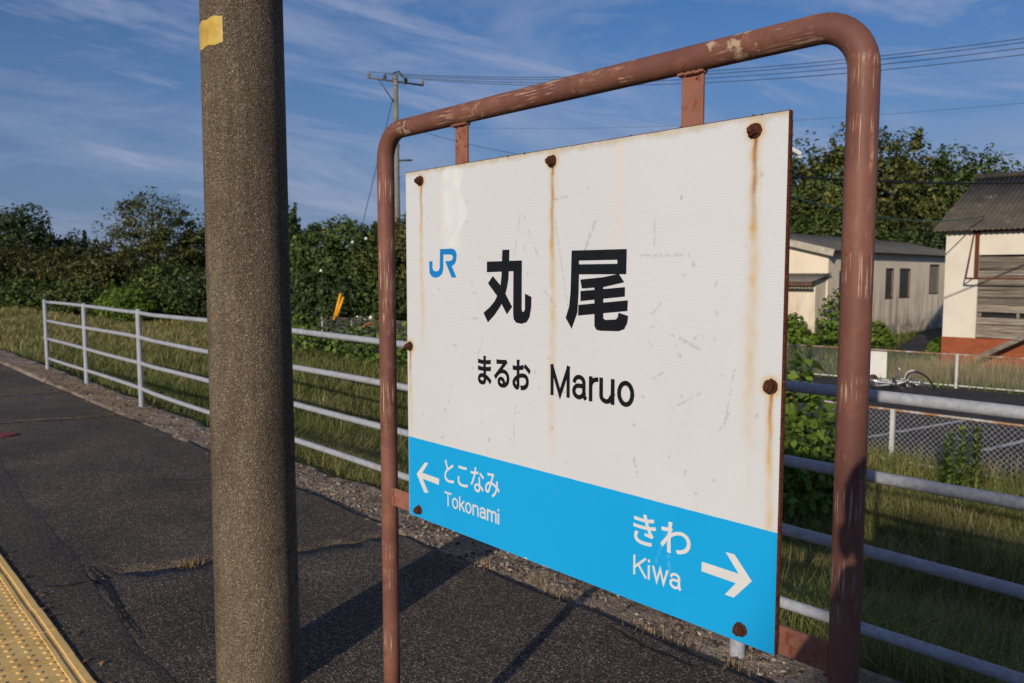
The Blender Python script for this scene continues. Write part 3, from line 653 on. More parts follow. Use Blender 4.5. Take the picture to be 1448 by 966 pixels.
strokes('arrow', [[(-0.8912, 1.0111), (-0.8918, 0.9926), (-0.8167, 0.9911), (-0.8397, 0.9632), (-0.8206, 0.9632), (-0.7844, 1.0041), (-0.8213, 1.0434), (-0.8399, 1.043), (-0.8112, 1.0101)]], MAT['white_vinyl'])
def text(body, u0, u1, v0, v1, mat, bold=0.0, spacing=1.0):
    cu = bpy.data.curves.new('lettering', 'FONT'); cu.body = body; cu.offset = bold; cu.extrude = 0.02; cu.space_character = spacing; cu.resolution_u = 6
    o = bpy.data.objects.new('lettering', cu); COL.objects.link(o)
    dg = bpy.context.evaluated_depsgraph_get(); me = bpy.data.meshes.new_from_object(o.evaluated_get(dg), depsgraph=dg)
    bpy.data.objects.remove(o); bpy.data.curves.remove(cu)
    n = len(me.vertices); c = np.empty(n * 3, np.float32); me.vertices.foreach_get('co', c); c = c.reshape(-1, 3)
    a, b = c.min(0), c.max(0)
    u = u0 + (c[:, 0] - a[0]) / (b[0] - a[0]) * (u1 - u0); v = v0 + (c[:, 1] - a[1]) / (b[1] - a[1]) * (v1 - v0); h = 0.0001 + (c[:, 2] - a[2]) / (b[2] - a[2]) * 0.0004
    q = np.stack([u + 1.30, PY - h - PIPE_Y, v], -1); me.vertices.foreach_set('co', q.astype(np.float32).ravel()); me.update()
    me.materials.clear(); return link('lettering', me, mat, panel)
text('まるお', -1.5590, -1.3670, 1.2795, 1.3512, MAT['black_vinyl'], 0.030, 0.93)
text('とこなみ', -1.6995, -1.4775, 1.0065, 1.0692, MAT['white_vinyl'], 0.006, 0.9)
text('きわ', -1.0586, -0.9175, 1.0075, 1.0702, MAT['white_vinyl'], 0.012, 0.95)
def arc(cx, cy, rx, ry, a0, a1, n=14): return [(cx + rx * math.cos(R(a0 + (a1 - a0) * k / n)), cy + ry * math.sin(R(a0 + (a1 - a0) * k / n))) for k in range(n + 1)]
XH = 0.735     # height of the small letters against the capitals
def o_(w): return [arc(w / 2, XH / 2, w / 2, XH / 2, 0, 360, 30)]
GLY = {  # plain grotesque letters as centre lines; (advance, lines)
 'M': (0.66, [[(0, 0), (0, 1)], [(0, 1), (.33, 0), (.66, 1)], [(.66, 1), (.66, 0)]]),
 'T': (0.56, [[(0, 1), (.56, 1)], [(.28, 1), (.28, 0)]]),
 'K': (0.56, [[(0, 0), (0, 1)], [(.53, 1), (0, .36)], [(.19, .60), (.56, 0)]]),
 'a': (0.42, [arc(.205, .535, .185, .20, 165, 0, 14) + [(.39, .10), (.43, .01)], [(.39, .42)] + arc(.19, .21, .19, .21, 80, 290, 18) + [(.33, .06), (.39, .16)]]),
 'r': (0.22, [[(0, 0), (0, XH)], arc(.24, .46, .24, .265, 180, 95, 8)]),
 'u': (0.42, [[(0, XH)] + arc(.19, .20, .19, .20, 180, 300, 12) + [(.38, .18), (.42, .26)], [(.42, XH), (.42, 0)]]),
 'o': (0.46, o_(.46)),
 'k': (0.40, [[(0, 0), (0, 1)], [(.37, XH), (0, .27)], [(.14, .42), (.40, 0)]]),
 'n': (0.42, [[(0, 0), (0, XH)], [(0, .50)] + arc(.21, .50, .21, .235, 150, 0, 12) + [(.42, 0)]]),
 'm': (0.70, [[(0, 0), (0, XH)], [(0, .50)] + arc(.175, .50, .175, .235, 150, 0, 12) + [(.35, 0)], [(.35, .50)] + arc(.525, .50, .175, .235, 150, 0, 12) + [(.70, 0)]]),
 'i': (0.0, [[(0, 0), (0, XH - .05)], [(0, .975), (0, 1.0)]]),
 'w': (0.66, [[(0, XH), (.17, 0), (.33, XH), (.49, 0), (.66, XH)]]),
}
def latin(body, u0, u1, v0, v1, wt_, mat, gap=0.21):
    adv = 0; lines = []
    for ch in body:
        a, ls = GLY[ch]
        for l in ls: lines.append([(x + adv, y) for x, y in l])
        adv += a + gap * (0.75 if ch in 'TKrkw' else 1.0)
    W_ = max(x for l in lines for x, y in l); hw = wt_ / 2
    sx = (u1 - u0 - wt_) / W_; sy = (v1 - v0 - wt_)
    bm = bmesh.new(); lay = 0
    for l in lines:
        p = [Vector((u0 + hw + x * sx, v0 + hw + y * sy, 0)) for x, y in l]; closed = (p[0] - p[-1]).length < 1e-5
        h = 0.0004 + 0.00009 * lay; lay += 1; L_r = []
        for i, q in enumerate(p):
            a_ = p[i - 1] if i else (p[-2] if closed else None); b_ = p[i + 1] if i < len(p) - 1 else (p[1] if closed else None)
            d1 = (q - a_).normalized() if a_ else None; d2 = (b_ - q).normalized() if b_ else None
            d1 = d1 or d2; d2 = d2 or d1; t = (d1 + d2).normalized(); nn_ = Vector((-t.y, t.x, 0)); k = hw / max(.35, nn_.dot(Vector((-d1.y, d1.x, 0))))
            e = Vector((0, 0, 0))
            if not closed and a_ is None: e = -d2 * hw
            if not closed and b_ is None: e = d1 * hw
            L_r.append((q + nn_ * k + e, q - nn_ * k + e))
        for hh in (h,):
            vv = [(bm.verts.new(P3(a.x, a.y, hh)), bm.verts.new(P3(b.x, b.y, hh)), bm.verts.new(P3(a.x, a.y, .0001)), bm.verts.new(P3(b.x, b.y, .0001))) for a, b in L_r]
            for A, B in zip(vv, vv[1:]):
                bm.faces.new((A[0], A[1], B[1], B[0])); bm.faces.new((A[0], B[0], B[2], A[2])); bm.faces.new((A[1], A[3], B[3], B[1]))
            if not closed:
                for A in (vv[0], vv[-1]): bm.faces.new((A[0], A[1], A[3], A[2]))
    return bmesh_to('lettering', bm, mat, panel)
latin('Maruo', -1.3020, -1.0605, 1.2810, 1.3500, 0.0098, MAT['black_vinyl'], 0.23)
latin('Tokonami', -1.7000, -1.4785, 0.9445, 0.9822, 0.0046, MAT['white_vinyl'], 0.20)
latin('Kiwa', -1.0575, -0.9380, 0.9402, 0.9815, 0.0050, MAT['white_vinyl'], 0.22)

# ------------------------------------------------------------------ concrete pole beside the sign
POLE = Vector((-2.905, 1.262, 0))
pr = empty('concrete_pole', POLE, label='thick round concrete pole with a yellow sticker beside the name board', cat='pole')
bm = bmesh.new(); seg = 64; rings = []
def prad(z): return 0.1545 - z * 0.0047
for z in np.concatenate([[-0.05], np.linspace(0, 7.5, 70)]):
    rings.append([bm.verts.new((prad(z) * math.cos(2 * math.pi * k / seg), prad(z) * math.sin(2 * math.pi * k / seg), z)) for k in range(seg)])
for a, b in zip(rings, rings[1:]):
    for k in range(seg): bm.faces.new((a[k], a[(k + 1) % seg], b[(k + 1) % seg], b[k]))
bm.faces.new(rings[-1]); bmesh_to('shaft', bm, MAT['pole'], pr, True)
# sticker wrapped on the left of the visible side
bm = bmesh.new(); tocam = math.atan2(-POLE.y, -POLE.x); rows = []
for j in range(9):
    z = 2.325 + 0.092 * j / 8; row = []
    for i in range(15):
        t = i / 14; an = tocam - R(86) + R(60) * t; rr = prad(z) + 0.0014
        zz2 = z + 0.012 * t + (0.003 * math.sin(j * 2 + i) if i in (0, 14) or j in (0, 8) else 0)
        row.append(bm.verts.new((rr * math.cos(an), rr * math.sin(an), zz2)))
    rows.append(row)
for a, b in zip(rows, rows[1:]):
    for k in range(14): bm.faces.new((a[k], a[k + 1], b[k + 1], b[k]))
bmesh_to('sticker', bm, MAT['sticker'], pr, True)

# ------------------------------------------------------------------ platform railing
rl = empty('railing', (-8, 3.05, 0), label='pale galvanised pipe railing of four rails along the back of the platform', cat='railing')
def RL(p): return (p[0] + 8, p[1] - 3.05, p[2])
RX = [-14.9, -12.55, -10.15, -7.35, -4.81, -1.85, 0.9, 3.6]
for z in (1.085, 0.785, 0.485, 0.178):
    pts = [(x, 3.05, z + 0.006 * math.sin(x * 1.1 + z * 9) + (0.012 if x < -9.9 else 0)) for x in np.linspace(-14.9, 3.6, 40)]
    tube_obj('rail', [RL(p) for p in pts], 0.0232, MAT['galv'], rl, 14)
for x in RX:
    py_ = 2.865 if x == -1.85 else 3.045
    bm = bmesh.new(); zt = 1.125 + (0.012 if x < -9.9 else 0); zb = float(kz(x, 3.03)) - 0.03
    cyl(bm, RL((x, py_, zb)), RL((x, py_, zt - 0.012)), 0.031, 0.031, 18); cyl(bm, RL((x, py_, zt - 0.0121)), RL((x, py_, zt)), 0.031, 0.018, 18)
    bmesh_to('post', bm, MAT['galv'], rl, False)
    for f in rl.children[-1].data.polygons: f.use_smooth = len(f.vertices) == 4

# red marker on the platform at the left
bm = bmesh.new(); prism(bm, [(0.10 * math.cos(a), 0.10 * math.sin(a)) for a in np.linspace(0, 6.283, 25)[:-1]], lambda x, y, h: (x, y, h), 0, 0.006)
o = bmesh_to('platform_marker', bm, plain('red_marker', (0.20, 0.018, 0.016), 0.6)); o.location = (-9.05, 1.46, 0.005); tag(o, 'small dark red boarding marker on the asphalt at the left edge', 'marker')

# ------------------------------------------------------------------ vegetation generators
def rand_unit(n):
    v = rng.standard_normal((n, 3)); return v / np.linalg.norm(v, axis=1, keepdims=True)
def leaves(C, Nrm, size, aspect=0.6):
    n = len(C); r = rand_unit(n); t = np.cross(Nrm, r); t /= np.linalg.norm(t, axis=1, keepdims=True) + 1e-9; b = np.cross(Nrm, t)
    s = size[:, None] if hasattr(size, '__len__') else size
    bend = Nrm * (s * 0.18)
    V = np.stack([C - t * s * 0.5, C + b * s * aspect * 0.5 + bend, C + t * s * 0.5, C - b * s * aspect * 0.5 + bend], 1).reshape(-1, 3)
    return V, np.arange(4 * n).reshape(-1, 4)
def crown_mesh(blobs, per, size, up=0.15, spread=0.75, env=None, n_env=0):
    Cs, Ns = [], []
    for (c, r, dens) in blobs:
        k = int(per * dens); d = rand_unit(k); rad = rng.random(k) ** 0.33 * (0.72 + 0.38 * rng.random(k))
        p = np.array(c) + d * rad[:, None] * np.array(r); Cs.append(p)
        nn = d * 0.9 + rand_unit(k) * spread + np.array([0, 0, up]); Ns.append(nn / np.linalg.norm(nn, axis=1, keepdims=True))
    if n_env:      # leaves spread through the whole crown between the clumps, thinned out where there are gaps
        c0, r0, shp, ph_ = env; d = rand_unit(n_env); rad = 0.45 + 0.55 * rng.random(n_env) ** 0.6
        lump = 1 + 0.10 * np.sin(d[:, 0] * 5 + ph_) * np.sin(d[:, 1] * 6 + ph_ * 2) + 0.10 * np.sin(d[:, 2] * 7 + ph_ * 3 + d[:, 0] * 4) + 0.05 * np.sin(d[:, 1] * 17 + ph_) * np.sin(d[:, 2] * 15)
        u_ = d * (rad * lump)[:, None]
        if shp == 'cone': u_[:, :2] *= (1.12 - 0.75 * np.clip((u_[:, 2] + 1) / 2, 0, 1))[:, None]
        p = np.array(c0) + u_ * np.array(r0); g = np.sin(p[:, 0] * 2.7 + ph_) * np.sin(p[:, 1] * 2.9) + np.sin(p[:, 2] * 3.1 + p[:, 0] * 1.3)
        k = g + rng.normal(0, .5, n_env) > -0.55; p = p[k]; d = d[k]; Cs.append(p)
        nn = d * 0.9 + rand_unit(len(p)) * spread + np.array([0, 0, up]); Ns.append(nn / np.linalg.norm(nn, axis=1, keepdims=True))
    C = np.concatenate(Cs); N = np.concatenate(Ns); s = size * (0.45 + 1.25 * rng.random(len(C)) ** 1.6)
    return np_mesh('crown', *leaves(C, N, s))
def make_blobs(h0, h1, rx, ry, n, br, shape='round'):
    out = []
    while len(out) < n:
        d = rand_unit(1)[0]; t = rng.random() ** 0.5
        p = d * t; z = (p[2] + 1) / 2
        if shape == 'cone': p[:2] *= (1.15 - 0.85 * z)
        elif shape == 'flat': p[:2] *= 1.0
        pos = (p[0] * rx, p[1] * ry, h0 + (h1 - h0) * z)
        r = br * rng.uniform(0.6, 1.25) * (1.15 - 0.35 * z); out.append((pos, (r, r, r * rng.uniform(0.45, 0.8)), rng.uniform(0.6, 1.3)))
    return out
def tree(name, label, lat, dep, h, rx, mat, n=34, per=150, size=0.2, br=0.9, shape='round', low=0.12, group=None, z0=GL, ry=None, spikes=6, cat='tree'):
    p = cw(lat, dep, z0 - 0.03); o = empty(name, p, rng.uniform(0, 6.28), label=label, cat=cat, group=group)
    n = int(n * 1.9); per = int(per * 0.62); size *= 0.80; br *= 0.66; h *= 1.05
    bl = make_blobs(h * low, h * 0.93, rx, ry or rx, n, br, shape)
    for k in range(spikes):   # shoots that break the outline, each grown out of a leaf clump
        b = bl[rng.integers(0, n)][0]; d = np.array([b[0] / rx, b[1] / rx, 0.5 + 1.4 * (b[2] / h)]) + rng.normal(0, .3, 3); d /= np.linalg.norm(d); ln = br * rng.uniform(1.0, 1.9)
        for q in range(7): t = q / 6; bl.append((tuple(np.array(b) + d * ln * t), (.42 * br * (1.15 - .8 * t),) * 2 + (.36 * br * (1.15 - .8 * t),), 0.20 * (1.2 - .8 * t)))
    z0_, z1_ = h * max(low * .6, .02), h * 0.97
    link('crown', crown_mesh(bl, per, size, env=((0, 0, (z0_ + z1_) / 2), (rx, ry or rx, (z1_ - z0_) / 2), shape, rng.uniform(0, 6)), n_env=int(per * n * 1.5)), mat, o)
    bm = bmesh.new(); tr = max(0.06, h * 0.02)
    tube(bm, [(0, 0, -0.05), (0.05 * h * .2, 0, h * 0.25), (-0.02 * h, 0.02 * h, h * 0.55), (0, 0.01 * h, h * 0.8)], [tr * 1.2, tr, tr * .7, tr * .25], 8)
    for k in range(9):
        b = bl[k * max(1, n // 9)][0]; z = min(h * 0.6, max(h * 0.15, b[2] * 0.6))
        tube(bm, [(0, 0, z), (b[0] * .5, b[1] * .5, (z + b[2]) / 2 + .1), b], [tr * .5, tr * .3, tr * .1], 5)
    bmesh_to('trunk', bm, MAT['bark'], o, True); return o
def L_(px, dep): return (px - 724) / 1158 * dep          # metres to the side for a bearing
def H_(py, dep, z0=GL): return CAMZ + (387 - py) / 1158 * dep - z0

# right-hand grove
G1 = 'trees of the grove behind the sheds'
for i, (px, dep, top, rx, mt, shp, lb) in enumerate([
    (1085, 50, 205, 2.6, 'leaf_dark', 'round', 'dark rounded tree rising just behind the right edge of the name board'),
    (1150, 49, 214, 3.2, 'leaf_mid', 'round', 'dense green tree between the name board and the right frame post'),
    (1205, 47, 192, 3.3, 'leaf_grove', 'round', 'tallest rounded tree of the grove, partly hidden by the right frame post'),
    (1262, 49, 196, 3.2, 'leaf_grove', 'round', 'broad sunlit olive tree just right of the frame post'),
    (1325, 50, 212, 3.4, 'leaf_mid', 'round', 'spreading green tree in the middle right of the grove behind the sheds'),
    (1385, 48, 226, 2.7, 'leaf_mid', 'round', 'lower green tree whose crown meets the warehouse roof'),
    (1290, 45, 318, 2.6, 'leaf_dark', 'round', 'low dark tree standing right behind the long shed'),
    (1335, 47, 330, 2.2, 'leaf_dark', 'round', 'low dark tree filling the gap between the two sheds'),
    (1448, 52, 262, 3.0, 'leaf_mid', 'round', 'green tree hidden behind the ridge of the warehouse roof'),
    (1180, 46, 290, 3.0, 'leaf_mid', 'round', 'low bushy tree just above the long shed roof')]):
    tree('grove_tree', lb, L_(px, dep), dep, H_(top, dep), rx, MAT[mt], 46, 190, 0.27, 1.05, shp, 0.06, G1, spikes=9)
# left-hand trees
G2 = 'trees at the far end of the field'
tree('broadleaf_tree', 'dark rounded tree at the far left edge of the field', L_(30, 56), 56, H_(290, 56), 2.7, MAT['leaf_dark'], 46, 180, 0.25, 1.0, 'round', 0.1, G2)
tree('broadleaf_tree', 'low dark tree between the far left tree and the feathery tree', L_(108, 58), 58, H_(332, 58), 2.2, MAT['leaf_dark'], 30, 170, 0.25, 0.9, 'round', 0.1, G2)
tree('broadleaf_tree', 'feathery olive tree with turning leaves left of the concrete pole', L_(222, 50), 50, H_(272, 50), 3.2, MAT['leaf_feather'], 60, 120, 0.20, 0.85, 'round', 0.05, G2, spikes=24)
tree('broadleaf_tree', 'dark green tree mostly hidden behind the concrete pole', L_(300, 52), 52, H_(318, 52), 2.8, MAT['leaf_dark'], 36, 170, 0.25, 0.95, 'round', 0.08, G2)
tree('broadleaf_tree', 'leafy tree top showing just right of the concrete pole', L_(398, 44), 44, H_(276, 44), 1.9, MAT['leaf_mid'], 36, 170, 0.23, 0.8, 'cone', 0.08, G2, spikes=8)
tree('broadleaf_tree', 'low brownish bushy tree under the feathery tree', L_(165, 46), 46, H_(352, 46), 2.6, MAT['leaf_brown'], 34, 160, 0.22, 0.9, 'round', 0.02, G2)
G3 = 'bushes along the far hedge'
for px, dep, top, rx, mt, lb in [(20, 50, 348, 2.4, 'leaf_brown', 'brownish bush below the far left tree'), (85, 48, 352, 2.2, 'leaf_brown', 'olive brown bush second from the left in the hedge'),
      (40, 46, 396, 2.4, 'leaf_mid', 'low green bush on the left bordering the field'), (120, 45, 392, 2.2, 'leaf_mid', 'low green bush below the feathery tree'),
      (245, 44, 372, 2.4, 'leaf_mid', 'green bush just left of the concrete pole'), (300, 43, 380, 2.4, 'leaf_dark', 'dark low bush hidden behind the concrete pole'),
      (-25, 52, 330, 2.4, 'leaf_dark', 'dark bush cut by the left edge of the picture'), (185, 42, 408, 1.7, 'leaf_bright', 'fresh green low bush at the field edge behind the railing posts')]:
    tree('hedge_bush', lb, L_(px, dep), dep, H_(top, dep), rx, MAT[mt], 34, 130, 0.2, 0.8, 'round', 0.02, G3, spikes=5, cat='bush')
for px, dep, top, rx, mt, lb in [(440, 39, 318, 2.2, 'leaf_mid', 'large rounded bush right of the concrete pole'), (500, 38.5, 312, 2.3, 'leaf_mid', 'large leafy bush with pale blossoms left of the sign frame'),
      (560, 39.5, 306, 2.0, 'leaf_olive', 'large bush behind the left post of the sign'), (615, 40, 310, 2.4, 'leaf_mid', 'large bush hidden behind the upper left of the name board'), (470, 37, 385, 2.4, 'leaf_dark', 'dark lower bush behind the yellow guy guards'),
      (545, 37, 392, 2.2, 'leaf_mid', 'lower green bush beside the left sign post')]:
    tree('thicket_bush', lb, L_(px, dep), dep, H_(top, dep), rx, MAT[mt], 52, 170, 0.21, 0.75, 'round', 0.0, G3, spikes=4, cat='bush')
# distant wooded ridge line closing the view
bl = []
for a in np.linspace(-62, 62, 150):
    d = 95 + 8 * math.sin(a * .9); p = FW * (d * math.cos(R(a))) + RT * (d * math.sin(R(a)))
    hgt = 4.6 + 1.2 * math.sin(a * 0.37) + 0.8 * math.sin(a * 1.13)
    bl.append(((p.x, p.y, GL + hgt * 0.45), (2.6, 2.6, hgt * 0.6), 1.0))
tag(link('distant_wood', crown_mesh(bl, 260, 0.55), MAT['leaf_dark']), kind='stuff')
# blossoms on the thicket
bm = bmesh.new()
for px, py, d in ((500, 343, 36.2), (519, 338, 36.0), (455, 383, 35.5), (524, 449, 30)):
    bmesh.ops.create_icosphere(bm, subdivisions=1, radius=0.075, matrix=Matrix.Translation(cw(L_(px, d), d, CAMZ + (387 - py) / 1158 * d)))
tag(bmesh_to('blossoms', bm, plain('blossom_white', (0.75, 0.73, 0.68), 0.6)), kind='stuff')

# ------------------------------------------------------------------ grass
def blades(X, Y, Z, h, w, lean=0.5):
    n = len(X); th = rng.uniform(0, 6.283, n); d = np.stack([np.cos(th), np.sin(th), np.zeros(n)], -1); s = np.stack([-np.sin(th), np.cos(th), np.zeros(n)], -1)
    B = np.stack([X, Y, Z - 0.03], -1); ln = (lean * rng.uniform(0.1, 1.0, n) * h)[:, None]; hh = h[:, None]; ww = w[:, None]
    up = np.array([0, 0, 1.0]); mid = B + up * hh * 0.6 + d * ln * 0.3; tip = B + up * hh * (1 - 0.12 * rng.random(n))[:, None] + d * ln
    V = np.stack([B - s * ww * .5, B + s * ww * .5, mid + s * ww * .4, mid - s * ww * .4, tip], 1).reshape(-1, 3)
    i = np.arange(n)[:, None] * 5
    F = np.concatenate([i + np.array([[0, 1, 2]]), i + np.array([[0, 2, 3]]), i + np.array([[3, 2, 4]])], 0)
    return V, F
def grass(name, n, fn, mat, hfn, wfn, lean=0.5):
    X, Y = fn(n); d = np.hypot(X, Y); h = hfn(X, Y, d) * rng.uniform(0.5, 1.25, len(X)); w_ = wfn(d)
    V, F = blades(X, Y, tz(X, Y), h, w_, lean); return tag(link(name, np_mesh(name, V, F), mat), kind='stuff')
def polar(n, a0, a1, d0, d1, cond, bias=1.0):
    th = R(138.75) - rng.uniform(R(a0), R(a1), n); d = d0 * (d1 / d0) ** rng.random(n); X, Y = d * np.cos(th), d * np.sin(th); k = cond(X, Y); return X[k], Y[k]
def clump(X, Y, f): return 0.5 + 0.5 * np.sin(X * f + 2.1 * np.sin(Y * f * .7)) * np.sin(Y * f * 1.2 + 1.6 * np.sin(X * f * .5))
near = lambda X, Y: (Y > 3.24) & (Y < 11.3)
width = lambda d: 0.0028 + 0.00065 * d
grass('grass', 210000, lambda n: polar(n, -44, 48, 3.3, 30, lambda X, Y: near(X, Y) & (rng.random(len(X)) < 0.35 + 0.65 * clump(X, Y, 1.7))), MAT['grass'], lambda X, Y, d: 0.20 + 0.16 * clump(X, Y, 2.3), width, 1.35)
grass('grass', 80000, lambda n: polar(n, -44, 48, 3.3, 26, lambda X, Y: near(X, Y) & (clump(X, Y, 1.1) > 0.45)), MAT['grass_green'], lambda X, Y, d: 0.18 + 0.22 * clump(X, Y, 1.1), width, 1.1)
grass('dry_grass', 42000, lambda n: polar(n, -44, 48, 4.5, 30, lambda X, Y: near(X, Y) & (Y > 4.6) & (clump(X + 5, Y, 0.9) > 0.42)), MAT['grass_tan'], lambda X, Y, d: 0.26 + 0.16 * clump(X, Y, 1.9), width, 1.0)
far_ok = lambda X, Y: (Y > 3.3) & (Y < 11.3)
grass('grass', 90000, lambda n: polar(n, -46, -8, 18, 75, lambda X, Y: (Y > 3.3) & (Y < 30) & ~((Y > 11.3) & (X > -32) & (Y < 20))), MAT['grass'], lambda X, Y, d: 0.22 + 0.14 * clump(X, Y, .8), lambda d: 0.01 + 0.0009 * d, 1.3)
grass('dry_grass', 36000, lambda n: polar(n, -46, -8, 20, 75, lambda X, Y: (Y > 3.3) & (Y < 30) & ~((Y > 11.3) & (X > -32) & (Y < 20))), MAT['grass_tan'], lambda X, Y, d: 0.24 + 0.16 * clump(X, Y, .6), lambda d: 0.01 + 0.0008 * d, 1.2)
DRV = [(1262, 499), (1336, 503), (1330, 458), (1305, 468)]
def in_drive(X, Y):
    lat = X * RT.x + Y * RT.y; dep = X * FW.x + Y * FW.y; k_ = np.ones(len(X), bool); q = []
    for px_, py_ in DRV:
        d = fwd + RT * ((px_ - 724) / 1158) - cup * ((py_ - 483) / 1158); p_ = d * ((GL - CAMZ) / d.z); q.append((p_.x, p_.y))
    sg = []
    for (ax, ay), (bx_, by) in zip(q, q[1:] + q[:1]): sg.append((bx_ - ax) * (Y - ay) - (by - ay) * (X - ax))
    sg = np.array(sg); return (sg > -0.3).all(0) | (sg < 0.3).all(0)
beyond = lambda X, Y: (Y > f2y(X) - 0.2) & (Y < 60) & ~in_drive(X, Y)
grass('grass', 50000, lambda n: polar(n, -20, 48, 17, 55, beyond), MAT['grass_green'], lambda X, Y, d: 0.12 + 0.14 * clump(X, Y, .8), lambda d: 0.01 + 0.0009 * d, 1.0)
grass('dry_grass', 9000, lambda n: (rng.uniform(-9, 2, n), rng.uniform(8.6, 10.95, n)), MAT['grass_tan'], lambda X, Y, d: 0.22 + 0.14 * clump(X, Y, 1.9), lambda d: 0.006 + 0 * d, 1.0)
grass('dry_grass', 48000, lambda n: (rng.uniform(-8, 2.5, n), rng.uniform(3.3, 8.8, n)), MAT['grass_tan'], lambda X, Y, d: 0.20 + 0.14 * clump(X, Y, 1.4), lambda d: 0.0045 + 0 * d, 1.6)
# tan grass in front of the warehouse
grass('dry_grass', 5000, lambda n: (lambda x: (x, f2y(x) + rng.uniform(0.2, 3.6, n)))(rng.uniform(-9.2, -2.0, n)), MAT['grass_tan'], lambda X, Y, d: 0.30 + 0.28 * clump(X, Y, 1.3), lambda d: 0.012 + 0 * d, 0.9)
# dry tufts in the cracks and on the kerb
def tuft(xs_, ys_, n, h, spread, zf):
    X = np.concatenate([rng.normal(x, spread, n) for x in xs_]); Y = np.concatenate([rng.normal(y, spread * .7, n) for y in ys_])
    return X, Y, zf(X, Y), rng.uniform(0.4, 1.2, len(X)) * h
parts = []
for (i, (x0, s_), y0, y1, cnt, hh) in ((6, JN[6], 0.86, 1.2, 90, 0.015), (6, JN[6], 1.42, 1.9, 130, 0.02), (6, JN[6], 2.0, 2.66, 150, 0.018), (5, JN[5], 0.9, 2.66, 700, 0.03), (4, JN[4], 1.2, 2.66, 700, 0.03), (3, JN[3], 1.2, 2.6, 300, 0.03)):
    Y = rng.uniform(y0, y1, cnt); X = np.array([joint_x(x0, s_, y, i * 1.7) for y in Y]) + rng.normal(0, 0.012, cnt); parts.append((X, Y, np.full(cnt, -0.01), rng.uniform(.5, 1.3, cnt) * hh))
parts.append(tuft([-4.34], [1.52], 130, 0.04, 0.035, lambda X, Y: X * 0 + 0.005))
parts.append(tuft([-2.75, -2.95, -2.2, -2.05, -1.75, -3.3], [2.70, 2.76, 2.72, 2.75, 2.73, 2.7], 60, 0.05, 0.05, kz))
parts.append(tuft(list(rng.uniform(-16, -9, 30)), list(rng.uniform(2.75, 3.0, 30)), 60, 0.05, 0.16, kz))
Xs = rng.uniform(-12, 1, 500); parts.append((Xs, 0.792 + rng.normal(0, 0.008, 500), np.full(500, 0.0), rng.uniform(.4, 1.2, 500) * 0.018))
X, Y, Z, Hh = [np.concatenate(a) for a in zip(*parts)]
V, F = blades(X, Y, Z + 0.02, Hh, np.full(len(X), 0.0028), 1.6)
tag(link('crack_grass', np_mesh('crack_grass', V, F), MAT['dry_grass']), kind='stuff')

# fallen leaf litter along the kerb far left and beside the blocks
n = 900; lx = np.concatenate([rng.uniform(-18, -9, 520), rng.uniform(-6, 0, 130), rng.uniform(-9, -1, 250)]); ly = np.concatenate([rng.normal(2.86, 0.12, 520), rng.normal(0.81, 0.012, 130), rng.normal(2.9, .13, 250)])
lz = np.where(ly > 2.6, kz(lx, ly) + 0.008, 0.012)
nn = rand_unit(n) * .35 + np.array([0, 0, 1]); nn /= np.linalg.norm(nn, axis=1, keepdims=True)
tag(link('leaf_litter', np_mesh('leaf_litter', *leaves(np.stack([lx, ly, lz], -1), nn, rng.uniform(.012, .035, n))), leaf_mat('litter', (0.10, 0.05, 0.02), (0.25, 0.13, 0.05), (0.36, 0.22, 0.10))), kind='stuff')

# weeds: tall leafy stalks and broad-leaved plants beyond the railing
def stalk(label, x, y, h, nl, mat, ls, group, r0=0.07, cat='weed'):
    z = float(tz(x, y)); o = empty('weed_plant', (x, y, z), label=label, cat=cat, group=group)
    t = rng.random(nl) ** 0.8; a = rng.uniform(0, 6.28, nl); rr = r0 * (1.1 - 0.55 * t) * rng.uniform(.5, 1.1, nl)
    C = np.stack([rr * np.cos(a), rr * np.sin(a), 0.12 * h + 0.88 * h * t], -1); d = np.stack([np.cos(a), np.sin(a), 1.1 + 0 * a], -1); d /= np.linalg.norm(d, axis=1, keepdims=True)
    sd = np.stack([-np.sin(a), np.cos(a), 0 * a], -1); L = ls * (1.15 - .5 * t)[:, None] * rng.uniform(.7, 1.2, nl)[:, None]; dr = np.array([0, 0, -0.45])
    V = np.stack([C, C + d * L * .5 + sd * L * .13, C + d * L + dr * L, C + d * L * .5 - sd * L * .13], 1).reshape(-1, 3)
    link('leaves', np_mesh('leaves', V, np.arange(4 * nl).reshape(-1, 4)), mat, o)
    tube_obj('stem', [(0, 0, -.03), (0.01, 0, h * .5), (0, 0.01, h * .97)], [.008, .006, .003], MAT['grass_green'], o, 5); return o
G4 = 'tall stalks growing by the near chain link fence'
for px, dp, hh, lb in [(1350, 9.2, 0.78, 'leafy green stalk, leftmost of the three by the near wire fence'), (1369, 9.0, 0.90, 'tallest leafy stalk, middle of the three by the near wire fence'), (1390, 9.3, 0.78, 'leafy green stalk, rightmost of the three by the near wire fence')]:
    p = cw(L_(px, dp), dp, 0); stalk(lb, p.x, p.y, hh, 230, MAT['leaf_stalk'], 0.125, G4, 0.035)
